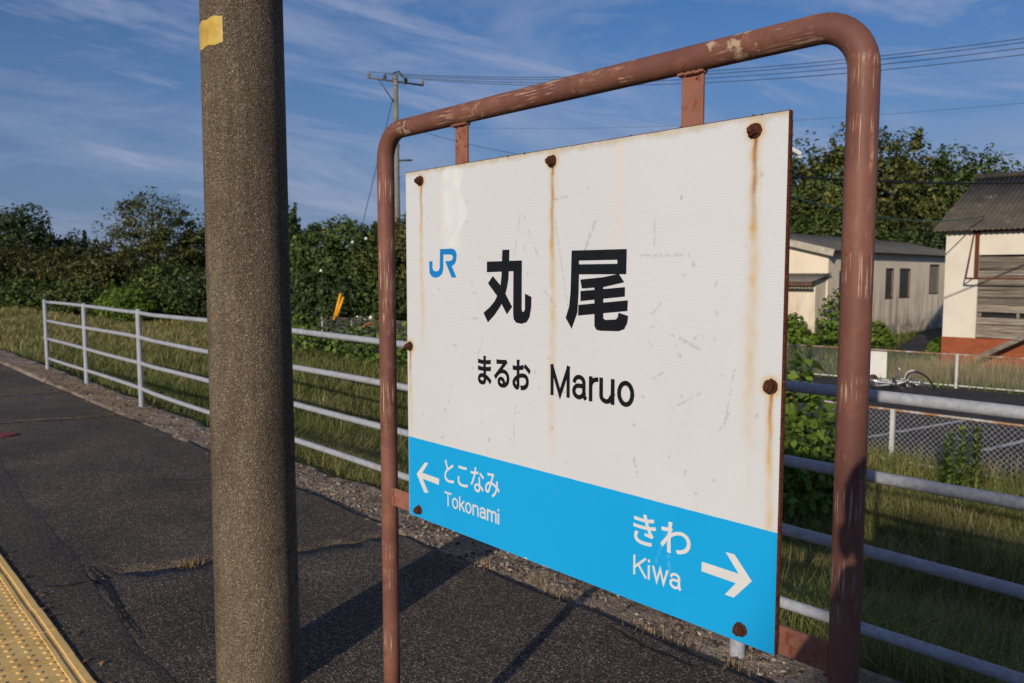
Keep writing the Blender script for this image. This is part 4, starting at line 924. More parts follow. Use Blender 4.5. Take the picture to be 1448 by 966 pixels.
def broadplant(label, x, y, h, r, n, ls, mat, group):
    z = float(tz(x, y)); o = empty('leafy_plant', (x, y, z), label=label, cat='plant', group=group)
    d = rand_unit(n); d[:, 2] = np.abs(d[:, 2]); rad = rng.random(n) ** .4
    C = d * rad[:, None] * np.array([r, r, h * .85]) + np.array([0, 0, h * .12]); N = d * .7 + rand_unit(n) * .8 + np.array([0, 0, .25]); N /= np.linalg.norm(N, axis=1, keepdims=True)
    link('leaves', np_mesh('leaves', *leaves(C, N, ls * rng.uniform(.6, 1.3, n), 0.8)), mat, o)
    bm = bmesh.new()
    for k in range(6): tube(bm, [(0, 0, -.03), tuple(C[k] * np.array([.5, .5, .6])), tuple(C[k])], [.01, .007, .004], 5)
    bmesh_to('stem', bm, MAT['grass_green'], o); return o
G5 = 'leafy plants beyond the railing'
for px, dp, hh, rr, n, ls, mt, lb in [(1135, 9.6, 1.62, 0.50, 480, 0.15, 'leaf_bright', 'tall broad-leaved plant beside the right edge of the name board'), (1163, 8.6, 1.15, 0.42, 420, 0.10, 'leaf_bright', 'bushy bright plant left of the right frame post'),
       (1110, 8.4, 1.15, 0.42, 400, 0.10, 'leaf_bright', 'bushy plant hidden behind the lower name board'), (1140, 8.0, 1.0, 0.45, 420, 0.09, 'leaf_bright', 'low bright plant nearest the railing beside the name board'), (1190, 8.2, 0.8, .3, 200, .1, 'leaf_mid', 'green plant behind the right frame post')]:
    p = cw(L_(px, dp), dp, 0); broadplant(lb, p.x, p.y, hh, rr, n, ls, MAT[mt], G5)
G6 = 'weeds along the fence left of the name board'
for k, (px, dp, hh, rr, lb) in enumerate([(425, 19.5, 1.17, .7, 'weed clump just right of the concrete pole'), (455, 20, 1.27, .7, 'weed clump under the yellow guy guards'), (490, 19.5, 1.22, .7, 'weed clump midway between the pole and the sign frame'), (525, 18.5, 1.22, .7, 'weed clump left of the sign frame post'), (562, 17.5, 1.27, .7, 'weed clump between the frame post and the name board'), (600, 17, 1.22, .7, 'weed clump behind the left edge of the name board')]):
    p = cw(L_(px, dp), dp, 0); broadplant(lb, p.x, p.y, hh, rr, 420, .13, MAT['leaf_mid' if k % 2 else 'leaf_bright'], G6)
G7 = 'greenery growing against the shed'
for px, dp, hh, rr, lb in [(1183, 28.3, 2.1, .7, 'climbing greenery on the shed corner beside the dark doorway'), (1200, 28.2, 1.3, .7, 'green bush at the shed wall behind the right frame post'), (1122, 28.6, 1.2, .6, 'shrub in front of the shed door'), (1150, 28.3, .5, .4, 'small yellow green plant before the shed porch'), (1330, 24, .7, .35, 'green weed at the brick corner of the warehouse'), (1240, 29.0, .9, .6, 'weeds at the foot of the long shed wall')]:
    p = cw(L_(px, dp), dp, 0); broadplant(lb, p.x, p.y, hh, rr, 520, .17, MAT['leaf_bright'], G7)

# ------------------------------------------------------------------ chain link fences
def wire_mesh_np(p0, d, length, z0, z1, pitch, rad):
    H = z1 - z0; n = int((length + H) / pitch); segs = []
    for sgn in (1, -1):
        for i in range(-int(H / pitch) - 1, int(length / pitch) + 1):
            a, b = i * pitch, i * pitch + H
            if sgn < 0: za, zb = z1, z0
            else: za, zb = z0, z1
            s0, s1 = max(a, 0), min(b, length)
            if s1 <= s0: continue
            f = lambda s: za + (zb - za) * (s - a) / H
            segs.append((s0, f(s0), s1, f(s1), sgn))
    V, F = [], []
    nrm = Vector((-d.y, d.x, 0))
    for (s0, a, s1, b, sg) in segs:
        A = p0 + d * s0 + UP * a + nrm * 0.002 * sg; B = p0 + d * s1 + UP * b + nrm * 0.002 * sg; t = (B - A).normalized(); q = t.cross(nrm)
        k = len(V)
        for P in (A, B):
            for ang in (0, 2.094, 4.188): V.append(P + (nrm * math.cos(ang) + q * math.sin(ang)) * rad)
        for j in range(3): F.append((k + j, k + (j + 1) % 3, k + 3 + (j + 1) % 3, k + 3 + j))
    return V, F
def chain_fence(label, p0, d, length, h, posts, rail_mat, name='chain_link_fence'):
    o = empty(name, p0, label=label, cat='fence', group='chain link fences beyond the railing')
    z = Vector((0, 0, 0)); V, F = wire_mesh_np(z, d, length, 0.06, h - 0.02, 0.072, 0.0023)
    tag(link('wire_mesh', np_mesh('wire_mesh', V, F), MAT['wire'], o), kind='stuff')
    tube_obj('top_rail', [d * 0 + UP * h, d * length + UP * h], 0.019, rail_mat, o, 8)
    tube_obj('bottom_rail', [d * 0 + UP * 0.05, d * length + UP * 0.05], 0.019, MAT['wire'], o, 8)
    nrm = Vector((-d.y, d.x, 0)); rot = Matrix((d, nrm, UP)).transposed()
    for s in posts: bm = bmesh.new(); bx(bm, d * s + UP * (h / 2 - 0.03) - nrm * 0.045 * (1 if nrm.y > 0 else -1), (0.055, 0.05, h + 0.1), rot, 0.006); bmesh_to('post', bm, MAT['wire'], o)
    return o
def rail_rust():
    m = M('rusting_rail', 0.6, 0.2); v = m.geo().outputs['Position']; m.color(m.ramp(m.noise(v, 3.0, 7, 0.7), [(0.40, (0.42, 0.43, 0.44)), (0.52, (0.30, 0.17, 0.08)), (0.7, (0.20, 0.085, 0.035))])); return m.m
RR_ = rail_rust()
chain_fence('nearer chain link fence with grey posts and rusty top rail', Vector((3.22, 11.0, GL)), Vector((-1, 0, 0)), 26.7, 0.73, [k * 2.0 for k in range(14)], RR_)
f2s = F2P - F2D * 14; chain_fence('farther chain link fence along the road before the sheds', Vector((f2s.x, f2s.y, GL)), F2D, 37.5, 0.75, [13.1 + 2.0 * k for k in range(-6, 13)], RR_)
# white blank board hung on the far fence
s0 = cw(L_(1244, 19.3), 19.3, 0); rotf = Matrix((F2D, Vector((-F2D.y, F2D.x, 0)), UP)).transposed()
bm = bmesh.new(); bx(bm, (0, 0, 0), (0.62, 0.012, 0.62), rotf, 0.004); o = bmesh_to('notice_board', bm, plain('board_white', (0.68, 0.66, 0.61), 0.5, var=.08)); o.location = (s0.x - 0.08, f2y(s0.x - 0.08) - 0.07, GL + 0.41)
tag(o, 'blank white board hung on the far wire fence', 'notice board')

# road markings
WP = plain('road_white', (0.40, 0.40, 0.39), 0.7, var=0.35, scale=4)
def road_line(pts, wd, label=None):
    bm = bmesh.new(); pts = [Vector(p) for p in pts]; a, b = pts; n = 26; d = (b - a).normalized(); s = Vector((-d.y, d.x, 0)); prev = None
    for i in range(n + 1):
        p = a + (b - a) * i / n; ww = wd * (0.75 + 0.25 * math.sin(i * 2.7) * math.cos(i * 1.3)); q = (bm.verts.new(p + s * ww / 2), bm.verts.new(p - s * ww / 2))
        if prev: bm.faces.new((prev[0], prev[1], q[1], q[0]))
        prev = q
    return tag(bmesh_to('road_marking', bm, WP), kind='structure')
def gz_(px, py): # ground point of the lower level seen at that bearing
    d = fwd + RT * ((px - 724) / 1158) - cup * ((py - 483) / 1158); t = (GL + 0.018 - CAMZ) / d.z; p = d * t; return Vector((p.x, p.y, GL + 0.018))
road_line((gz_(1205, 622), gz_(1366, 594)), 0.14); road_line((gz_(1390, 637), gz_(1500, 611)), 0.14); road_line((gz_(1130, 612), gz_(1215, 601)), 0.12)

# ------------------------------------------------------------------ sheds
def rotframe(ang):  # ang to the left of the view; returns (along-front towards left, inward) horizontal unit vectors
    a = R(138.75) + R(ang); u = Vector((math.cos(a), math.sin(a), 0)); return u, Vector((u.y, -u.x, 0))
def cream_mat():
    m = M('cream_board_wall', 0.75, spec=0.25); v = m.geo().outputs['Position']
    c = m.ramp(m.noise(v, 1.3, 6, 0.6), [(0.3, (0.62, 0.56, 0.46)), (0.7, (0.73, 0.67, 0.56))])
    mp = m.n('ShaderNodeMapping'); mp.inputs['Scale'].default_value = (5, 5, 0.6); m.put(mp.inputs[0], v)
    c = m.mix(m.ramp(m.noise(mp.outputs[0], 1, 6, .7), [(0.58, 0), (0.76, 0.5)]), c, (0.42, 0.33, 0.22)); m.color(c); return m.m
def shed_mat():
    m = M('shed_metal_wall', 0.7, spec=0.3); v = m.geo().outputs['Position']; sx = m.n('ShaderNodeSeparateXYZ'); m.put(sx.inputs[0], v)
    c = m.ramp(m.noise(v, 0.9, 6, .6), [(.3, (0.66, 0.57, 0.44)), (.7, (0.80, 0.71, 0.56))])
    mp = m.n('ShaderNodeMapping'); mp.inputs['Scale'].default_value = (2.6, 2.6, 0.30); m.put(mp.inputs[0], v)
    lowz = m.ramp(m.math('DIVIDE', m.math('ADD', sx.outputs[2], 1.0), 3.4), [(0.2, 1.0), (0.75, 0.0)])
    k = m.math('MULTIPLY', m.ramp(m.noise(mp.outputs[0], 1, 6, .7), [(.47, 0), (.66, .9)]), lowz)
    c = m.mix(k, c, (0.22, 0.10, 0.05)); c = m.mix(m.math('MULTIPLY', m.ramp(m.math('DIVIDE', m.math('ADD', sx.outputs[2], 1.0), 0.9), [(0.3, .8), (1, 0.0)]), m.ramp(m.noise(v, 2.2, 5, .7), [(.35, 0), (.6, 1)])), c, (0.10, 0.085, 0.065))
    m.color(c); return m.m
def roof_mat():
    m = M('corrugated_slate', 0.85, spec=0.25); v = m.geo().outputs['Position']
    c = m.ramp(m.noise(v, 1.6, 7, .7), [(.3, (0.05, 0.042, 0.034)), (.7, (0.125, 0.108, 0.086))])
    c = m.mix(m.ramp(m.noise(v, 3.2, 6, .6, .5), [(.64, 0), (.70, .75)]), c, (0.30, 0.27, 0.22)); m.color(c); return m.m
def brick_mat():
    m = M('orange_brick', 0.8, spec=.25); v = m.co('Object'); b = m.n('ShaderNodeTexBrick'); m.put(b.inputs['Vector'], m.co('Object', (1, 1, 1), (R(90), 0, 0)))
    b.inputs['Scale'].default_value = 1.0; b.inputs['Brick Width'].default_value = .215; b.inputs['Row Height'].default_value = .072; b.inputs['Mortar Size'].default_value = .006
    b.inputs['Color1'].default_value = (0.36, 0.085, 0.03, 1); b.inputs['Color2'].default_value = (0.27, 0.06, 0.022, 1); b.inputs['Mortar'].default_value = (0.20, 0.10, 0.06, 1)
    m.color(b.outputs[0]); return m.m
def wood_mat():
    m = M('weathered_board', 0.85, spec=.2); v = m.co('Object', (0.9, 9, 16)); g = m.geo(); oi = m.n('ShaderNodeObjectInfo')
    c = m.ramp(m.noise(v, 1.6, 7, .7, .6), [(.3, (0.07, 0.058, 0.046)), (.5, (0.22, 0.185, 0.15)), (.7, (0.40, 0.34, 0.27))])
    c = m.mix(1.0, c, m.ramp(oi.outputs['Random'], [(0, .62), (1, 1.25)]), 'MULTIPLY'); m.color(c); return m.m
CREAM, SHED, ROOF, BRICK, WOOD = cream_mat(), shed_mat(), roof_mat(), brick_mat(), wood_mat()
DARK = plain('dark_opening', (0.012, 0.011, 0.011), 0.8); GLASS = plain('dusty_pane', (0.05, 0.052, 0.05), 0.25)
def corrug(name, o0, ux, uy, lx, ly, pitch, amp, mat, parent, steps=6):
    # corrugated sheet: waves across ux, running down uy
    n = int(lx / pitch * steps); t = np.linspace(0, lx, n + 1); nrm = ux.cross(uy).normalized()
    if nrm.z < 0: nrm = -nrm
    V = []
    for e in (0, 1):
        for off in (0, -0.012):
            for s in t: V.append(o0 + ux * s + uy * (ly * e) + nrm * (amp * math.sin(2 * math.pi * s / pitch) + off))
    m_ = n + 1; F = []
    for k in range(n):
        F.append((k, k + 1, 2 * m_ + k + 1, 2 * m_ + k)); F.append((m_ + k, 3 * m_ + k, 3 * m_ + k + 1, m_ + k + 1)); F.append((k, m_ + k, m_ + k + 1, k + 1)); F.append((2 * m_ + k, 2 * m_ + k + 1, 3 * m_ + k + 1, 3 * m_ + k))
    return link(name, np_mesh(name, V, F), mat, parent, True)
# --- warehouse on the right, in its own frame: x along the front to the right, y inward, z up
u, inn = rotframe(45.0)
wc = cw(L_(1334, 23.1), 23.1, GL)
wh = empty('warehouse', wc, math.atan2(-u.y, -u.x), label='cream walled warehouse with boarded front and corrugated roof at the right edge', cat='warehouse')
Xv, Yv = Vector((1, 0, 0)), Vector((0, 1, 0))
WL, WD, EH = 14.0, 7.0, 3.86
bm = bmesh.new()
PL = 0.78                                         # brick plinth height
bx(bm, (0.42, 0.10, (PL + EH) / 2), (0.84, 0.20, EH - PL)); bx(bm, (0.84 + (WL - .84) / 2, 0.10, (3.06 + EH) / 2), (WL - .84, 0.198, EH - 3.06))
bx(bm, (0.10, WD / 2 + 0.1, (PL + EH) / 2), (0.198, WD - .2, EH - PL - .003)); bx(bm, (WL - .1, WD / 2 + .1, EH / 2), (.198, WD - .2, EH)); bx(bm, (WL / 2, WD - .1, EH / 2 - .01), (WL - .4, .19, EH - .02))
g = bmesh.ops.create_cube(bm, size=1)             # gable
bmesh.ops.delete(bm, geom=g['verts'], context='VERTS')
RH = 1.62
for xx in (0.005, 0.195):
    q = [bm.verts.new((xx, 0.02, EH - .01)), bm.verts.new((xx, WD, EH - .01)), bm.verts.new((xx, WD / 2, EH + RH * .97))]; bm.faces.new(q)
bmesh_to('wall', bm, CREAM, wh)
bm = bmesh.new(); bx(bm, (WL / 2, 0.11, PL / 2), (WL + .03, 0.26, PL), bevel=.004); bx(bm, (0.10, WD / 2, PL / 2 - .004), (.23, WD - .3, PL - .008)); bmesh_to('plinth', bm, BRICK, wh)
sl_ = math.hypot(WD / 2 + .35, RH * (WD / 2 + .35) / (WD / 2)); dn = Vector((0, -(WD / 2 + .35), -RH * (WD / 2 + .35) / (WD / 2))).normalized()
corrug('roof', Vector((-0.28, WD / 2, EH + RH + .03)), Xv, dn, WL + .5, sl_, 0.13, 0.017, ROOF, wh)
dn2 = Vector((0, -dn.y, dn.z)); corrug('roof', Vector((-0.28, WD / 2, EH + RH + .03)), Xv, dn2, WL + .5, sl_, 0.13, 0.017, ROOF, wh, 4)
tube_obj('ridge_cap', [(-.3, WD / 2, EH + RH + .05), (WL + .2, WD / 2, EH + RH + .05)], .09, ROOF, wh, 8)
# boards over the opening, each one a plank; a slot of dark gaps between two of them
z = PL + .01; bm = bmesh.new(); bx(bm, (0.84 + 4, 0.17, (PL + 3.06) / 2), (8.0, 0.02, 3.06 - PL)); bmesh_to('opening', bm, DARK, wh)
k = 0
while z < 3.04:
    hgt = min(rng.uniform(0.17, 0.215), 3.055 - z)
    slot = 1.25 < z < 1.45
    if slot:
        for q in range(9): box('slot_post', (0.92 + q * 0.92, 0.055, z + .065), (0.07, .05, .12), WOOD, wh)
        z += .135; continue
    if hgt > .05:
        bm = bmesh.new(); bx(bm, (0.845 + 4.0, 0.05 + rng.uniform(-.012, .012), z + hgt / 2), (8.0, 0.035, hgt - .016), None, .004)
        bmesh.ops.subdivide_edges(bm, edges=[e for e in bm.edges if abs((e.verts[0].co - e.verts[1].co).x) > 4], cuts=14)
        for v in bm.verts: v.co.z += 0.006 * math.sin(v.co.x * 2.1 + k * 2) + rng.normal(0, .002)
        bmesh_to('plank', bm, WOOD, wh)
    z += hgt; k += 1
# awning frame left on the wall
bm = bmesh.new(); ZA, ZB, OUT = 3.70, 2.42, 0.62
for x in (0.80, 8.6):
    bx(bm, (x, -0.03, (ZA + ZB) / 2), (.09, .06, ZA - ZB)); tube(bm, [(x - .08, -.05, ZA), (x - .08, -OUT, ZB)], .02, 6); tube(bm, [(x - .08, -.02, ZB), (x - .08, -OUT, ZB)], .018, 6)
tube(bm, [(0.7, -.05, ZA), (8.7, -.05, ZA)], .022, 6); tube(bm, [(0.72, -OUT, ZB), (8.7, -OUT, ZB)], .026, 6)
bmesh_to('awning_frame', bm, MAT['rust_edge'], wh)
# leaning timber
bm = bmesh.new(); tube(bm, [(0, 0, 0), (3.0, .55, 1.75)], .085, 4); o = bmesh_to('timber_beam', bm, WOOD)
pb = wc + (-u) * 1.15 + Vector((inn.x, inn.y, 0)) * -0.95
o.location = (pb.x, pb.y, GL + .32); o.rotation_euler = (0, 0, math.atan2(-u.y, -u.x)); tag(o, 'grey timber beam leaning against the boarded warehouse front', 'beam')

# --- long shed in the middle right: local x along the side wall (away), y to the left along the gable
u2, inn2 = rotframe(46.0)
sc_ = cw(L_(1169, 29.3), 29.3, GL); ang = math.atan2(inn2.y, inn2.x)
sh = empty('long_shed', sc_, ang, label='weathered cream shed with grey roof and rust streaked side wall', cat='shed')
SL, SW, SE, SR = 16.2, 6.0, 3.42, 0.72
def ribbed(name, o0, ux, length, z0, z1, holes, mat, parent, thick=.02, pitch=.16):
    # wall of vertical ribbed sheets around rectangular openings
    bm = bmesh.new(); nrm = Vector((-ux.y, ux.x, 0)); cuts = sorted({0, length} | {a for h in holes for a in h[:2]})
    for a, b in zip(cuts, cuts[1:]):
        hs = [h for h in holes if h[0] <= a + 1e-6 and h[1] >= b - 1e-6]; spans = [(z0, z1)]
        for h in hs: spans = [s for (p, q) in spans for s in ((p, min(q, h[2])), (max(p, h[3]), q)) if s[1] - s[0] > .01]
        n = max(1, int((b - a) / pitch))
        for (p, q) in spans:
            for k in range(n):
                s = a + (b - a) * k / n; w_ = (b - a) / n
                c = o0 + ux * (s + w_ / 2); rot = Matrix((ux, nrm, UP)).transposed()
                bx(bm, (c.x, c.y, (p + q) / 2), (w_ * .80, thick * 1.25, q - p), rot); 
            c = o0 + ux * (a + b) / 2; bx(bm, (c.x, c.y, (p + q) / 2), (b - a, thick, q - p - .002), Matrix((ux, nrm, UP)).transposed())
    return bmesh_to(name, bm, mat, parent)
wins = [(1.0, 2.5, 0, 2.65), (5.6, 6.4, 1.55, 2.75), (7.2, 8.4, 1.55, 2.75), (11.0, 12.2, 1.65, 2.95), (13.4, 14.7, 1.65, 2.95)]
ribbed('side_wall', Vector((0, 0, 0)), Xv, SL, 0, SE, wins, SHED, sh)
ribbed('gable_wall', Vector((0, 0.0, 0)), Yv, SW, 0, SE, [(1.15, 2.1, 0, 2.1)], SHED, sh, pitch=.13)
bm = bmesh.new(); q = [bm.verts.new((-.012, 0, SE - .01)), bm.verts.new((-.012, SW, SE - .01)), bm.verts.new((-.012, SW / 2, SE + SR))]; bm.faces.new(q); r_ = bmesh.ops.extrude_face_region(bm, geom=bm.faces[:])
for v in [g for g in r_['geom'] if isinstance(g, bmesh.types.BMVert)]: v.co.x += .03
bmesh_to('gable', bm, SHED, sh)
bm = bmesh.new(); bx(bm, (SL / 2, SW, SE / 2), (SL, .02, SE)); bx(bm, (SL, SW / 2, SE / 2), (.021, SW - .03, SE - .003)); bmesh_to('back_wall', bm, SHED, sh)
box('doorway', (1.75, .05, 1.325), (1.52, .02, 2.65), DARK, sh)
box('door', (.04, 1.62, 1.05), (.03, .95, 2.09), plain('brown_door', (0.12, 0.06, 0.045), .6), sh)
for i, (a, b, p, q) in enumerate(wins[1:]):
    fr = box('window', ((a + b) / 2, .035, (p + q) / 2), (b - a - .01, .02, q - p - .01), GLASS if i < 2 else plain('boarded_window', (0.22, 0.20, 0.15), .8), sh)
    bm = bmesh.new()
    for x in (a, b): bx(bm, (x, -.022, (p + q) / 2), (.05, .03, q - p + .05))
    for zz3 in (p, q): bx(bm, ((a + b) / 2, -.0215, zz3), (b - a - .05, .029, .05))
    bmesh_to('frame', bm, plain('window_frame', (0.10, 0.055, 0.035), .7), fr)
sd = Vector((0, -(SW / 2 + .35), -SR * (SW / 2 + .35) / (SW / 2))); lsl = sd.length
corrug('roof', Vector((-.35, SW / 2, SE + SR + .04)), Xv, sd.normalized(), SL + .7, lsl, .16, .02, plain('roof_sheet', (0.15, 0.135, 0.11), .8, scale=1.2), sh, 4)
corrug('roof', Vector((-.35, SW / 2, SE + SR + .04)), Xv, Vector((0, -sd.y, sd.z)).normalized(), SL + .7, lsl, .16, .02, plain('roof_sheet_back', (0.15, 0.135, 0.11), .8, scale=1.2), sh, 4)
bm = bmesh.new(); tn = math.atan2(SR, SW / 2)
for sg in (-1, 1):
    c = Vector((-.36, SW / 2 + sg * (SW / 4 + .17), SE + SR / 2 - .10)); bx(bm, c, (.03, lsl, .24), Matrix.Rotation(-sg * tn, 3, 'X'))
bmesh_to('barge_board', bm, plain('pale_board', (0.42, 0.38, 0.30), .7), sh)
# porch: lean-to roof on the gable side with a small boxed wall
pc = corrug('porch_roof', Vector((-1.6, -0.15, 2.28)), Yv, Vector((1.6, 0, .28)).normalized(), 3.6, 1.62, .13, .016, plain('porch_sheet', (0.16, 0.145, 0.125), .75), sh, 4)
box('porch_fascia', (-1.61, 1.65, 2.19), (.04, 3.6, .12), plain('fascia_brown', (0.11, 0.05, 0.035), .7), sh)
ribbed('porch_wall', Vector((-0.9, 0.05, 0)), Yv, 1.1, 0, 2.30, [], SHED, sh, pitch=.13); ribbed('porch_wall', Vector((-0.9, 0.05, 0)), Xv, 0.88, 0, 2.34, [], SHED, sh, pitch=.13)
# driveway between the sheds
bm = bmesh.new(); d0 = [gz_(1262, 499), gz_(1336, 503), gz_(1330, 458), gz_(1305, 468)]
for p in d0: p.z = GL + .016
bm.faces.new([bm.verts.new(p) for p in d0]); tag(bmesh_to('driveway', bm, MAT['road']), kind='structure')

# ------------------------------------------------------------------ utility pole, lamp, cables
UPp = cw(L_(563, 42), 42, GL); upo = empty('utility_pole', UPp, math.atan2(RT.y, RT.x), label='tall concrete utility pole with crossarm behind the left sign post', cat='utility pole')
PH = 12.45
bm = bmesh.new(); cyl(bm, (0, 0, -.1), (0, 0, PH), .19, .12, 14); bmesh_to('shaft', bm, MAT['far_pole'], upo, True)
A0, A1 = Vector((-1.25, -.85, 12.15)), Vector((1.30, .85, 12.15))
tube_obj('crossarm', [A0, A1], .055, plain('crossarm_steel', (0.12, 0.115, 0.11), .6), upo, 4)
tube_obj('crossarm', [(-.25, -.1, 9.75), (.75, .35, 9.75)], .05, MAT['far_pole'], upo, 4)
tube_obj('crossarm', [(-.2, .1, 8.25), (.8, -.1, 8.25)], .06, MAT['dark_metal'], upo, 4)
for t in (.02, .3, .68, .98):
    p = A0 + (A1 - A0) * t; bm = bmesh.new(); cyl(bm, p + UP * .05, p + UP * .28, .07, .05, 8); cyl(bm, p + UP * .12, p + UP * .17, .10, .10, 8); bmesh_to('insulator', bm, MAT['dark_metal'] if t in (.3, .68) else MAT['porcelain'], upo)
for x in (.45, .7): bm = bmesh.new(); cyl(bm, (x, .2, 9.78), (x, .2, 10.0), .06, .04, 8); bmesh_to('insulator', bm, MAT['dark_metal'], upo)
tube_obj('brace', [(-.75, -.5, 12.1), (0, -.05, 11.0)], .03, MAT['dark_metal'], upo, 5)
bm = bmesh.new(); tube(bm, [(-.12, 0, PH - .2), (-.1, 0, PH + .12), (.15, .05, PH + .2), (.4, .1, PH - .1), (.42, .1, PH - .45)], .05, 6); bmesh_to('bracket', bm, MAT['dark_metal'], upo)
for zb in (8.9, 9.0, 7.9, 7.4): bm = bmesh.new(); cyl(bm, (0, 0, zb), (0, 0, zb + .05), .175, .175, 12); bmesh_to('band', bm, MAT['porcelain'], upo)
um = Matrix.Translation(UPp) @ Matrix.Rotation(math.atan2(RT.y, RT.x), 4, 'Z')
def cable(name, a, b, sag, r, mat, label, group=None, n=40):
    a, b = Vector(a), Vector(b); pts = [a + (b - a) * (i / n) - UP * (sag * 4 * (i / n) * (1 - i / n)) for i in range(n + 1)]
    return tag(tube_obj(name, pts, r, mat, None, 5), label, 'cable', group)
endb = cw(26, 22, 9.75)
for k, (t, dz_) in enumerate(((.02, 0.0), (.3, -0.12), (.68, -.30), (.98, -.55))):
    p = um @ (A0 + (A1 - A0) * t + UP * .28); q = endb + RT * (t - .5) * 1.0 - FW * (t - .5) * 1.0 + UP * dz_
    cable('power_line', p, q, 1.25, .014, MAT['cable_blue'], ['topmost of the four power lines crossing the sky above the name board', 'second power line from the top above the name board', 'third power line from the top above the name board', 'lowest of the four close power lines above the name board'][k], 'overhead power lines')
cable('power_line', um @ Vector((.6, .2, 10.0)), cw(26, 22, 7.4), .8, .006, MAT['cable_blue'], 'single thin line below the four power lines', 'overhead power lines')
cable('service_line', um @ Vector((.7, .2, 9.9)), cw(L_(1000, 30), 30, 5.3), .5, .011, MAT['cable_blue'], 'thin line slanting down from the utility pole behind the name board')
cable('stay_wire', um @ Vector((-.15, 0, 11.3)), cw(L_(478, 41), 41, GL), .0, .02, MAT['cable_blue'], 'steel stay wire slanting down left from the utility pole')
# yellow guy guards
for (x0, y0, x1, y1, lb) in ((472, 446, 482, 415, 'yellow guy guard, the taller left one of the pair in the bushes'), (476, 441, 486, 420, 'yellow guy guard, the shorter right one of the pair in the bushes')):
    dp = 33.5; o = tube_obj('guy_guard', [cw(L_(x0, dp), dp, CAMZ + (387 - y0 - 6) / 1158 * dp), cw(L_(x1, dp), dp, CAMZ + (387 - y1) / 1158 * dp)], .055, MAT['guard_yellow'], None, 8); tag(o, lb, 'guy guard', 'yellow guy guards')
    g2 = tube_obj('guy_wire', [cw(L_(x0 - 5, dp), dp, GL - .02), cw(L_(x0, dp), dp, CAMZ + (387 - y0 - 6) / 1158 * dp)], .015, MAT['dark_metal'], o, 5)
# street lamp mostly hidden by the board
lp = cw(L_(1095, 14.0), 14.0, GL); lo_ = empty('street_lamp', lp, math.atan2(RT.y, RT.x), label='street lamp whose white head peeks out beside the upper right of the name board', cat='street lamp')
bm = bmesh.new(); cyl(bm, (0, 0, -.05), (0, 0, 4.75), .075, .055, 12); bmesh_to('post', bm, MAT['galv'], lo_, True)
tube_obj('arm', [(0, 0, 4.62), (.12, 0, 4.68), (.2, 0, 4.66)], .02, MAT['galv'], lo_, 8)
bm = bmesh.new(); rot = Matrix.Rotation(R(28), 3, 'Y'); bx(bm, (.265, 0, 4.60), (.22, .16, .07), rot, .015); bx(bm, (.345, 0, 4.50), (.07, .14, .035), None, .01); bmesh_to('lamp_head', bm, plain('lamp_white', (0.62, 0.62, 0.60), .4, var=.05), lo_)
cable('cable', lp + UP * 4.2, cw(16.5, 19, 3.95), .22, .022, MAT['cable'], 'thick black cable crossing in front of the grove towards the warehouse roof')
cable('cable', lp + UP * 3.92, wh.matrix_basis @ Vector((.9, .1, EH + .25)), .28, .016, MAT['cable_green'], 'green cable crossing in front of the grove above the long shed')

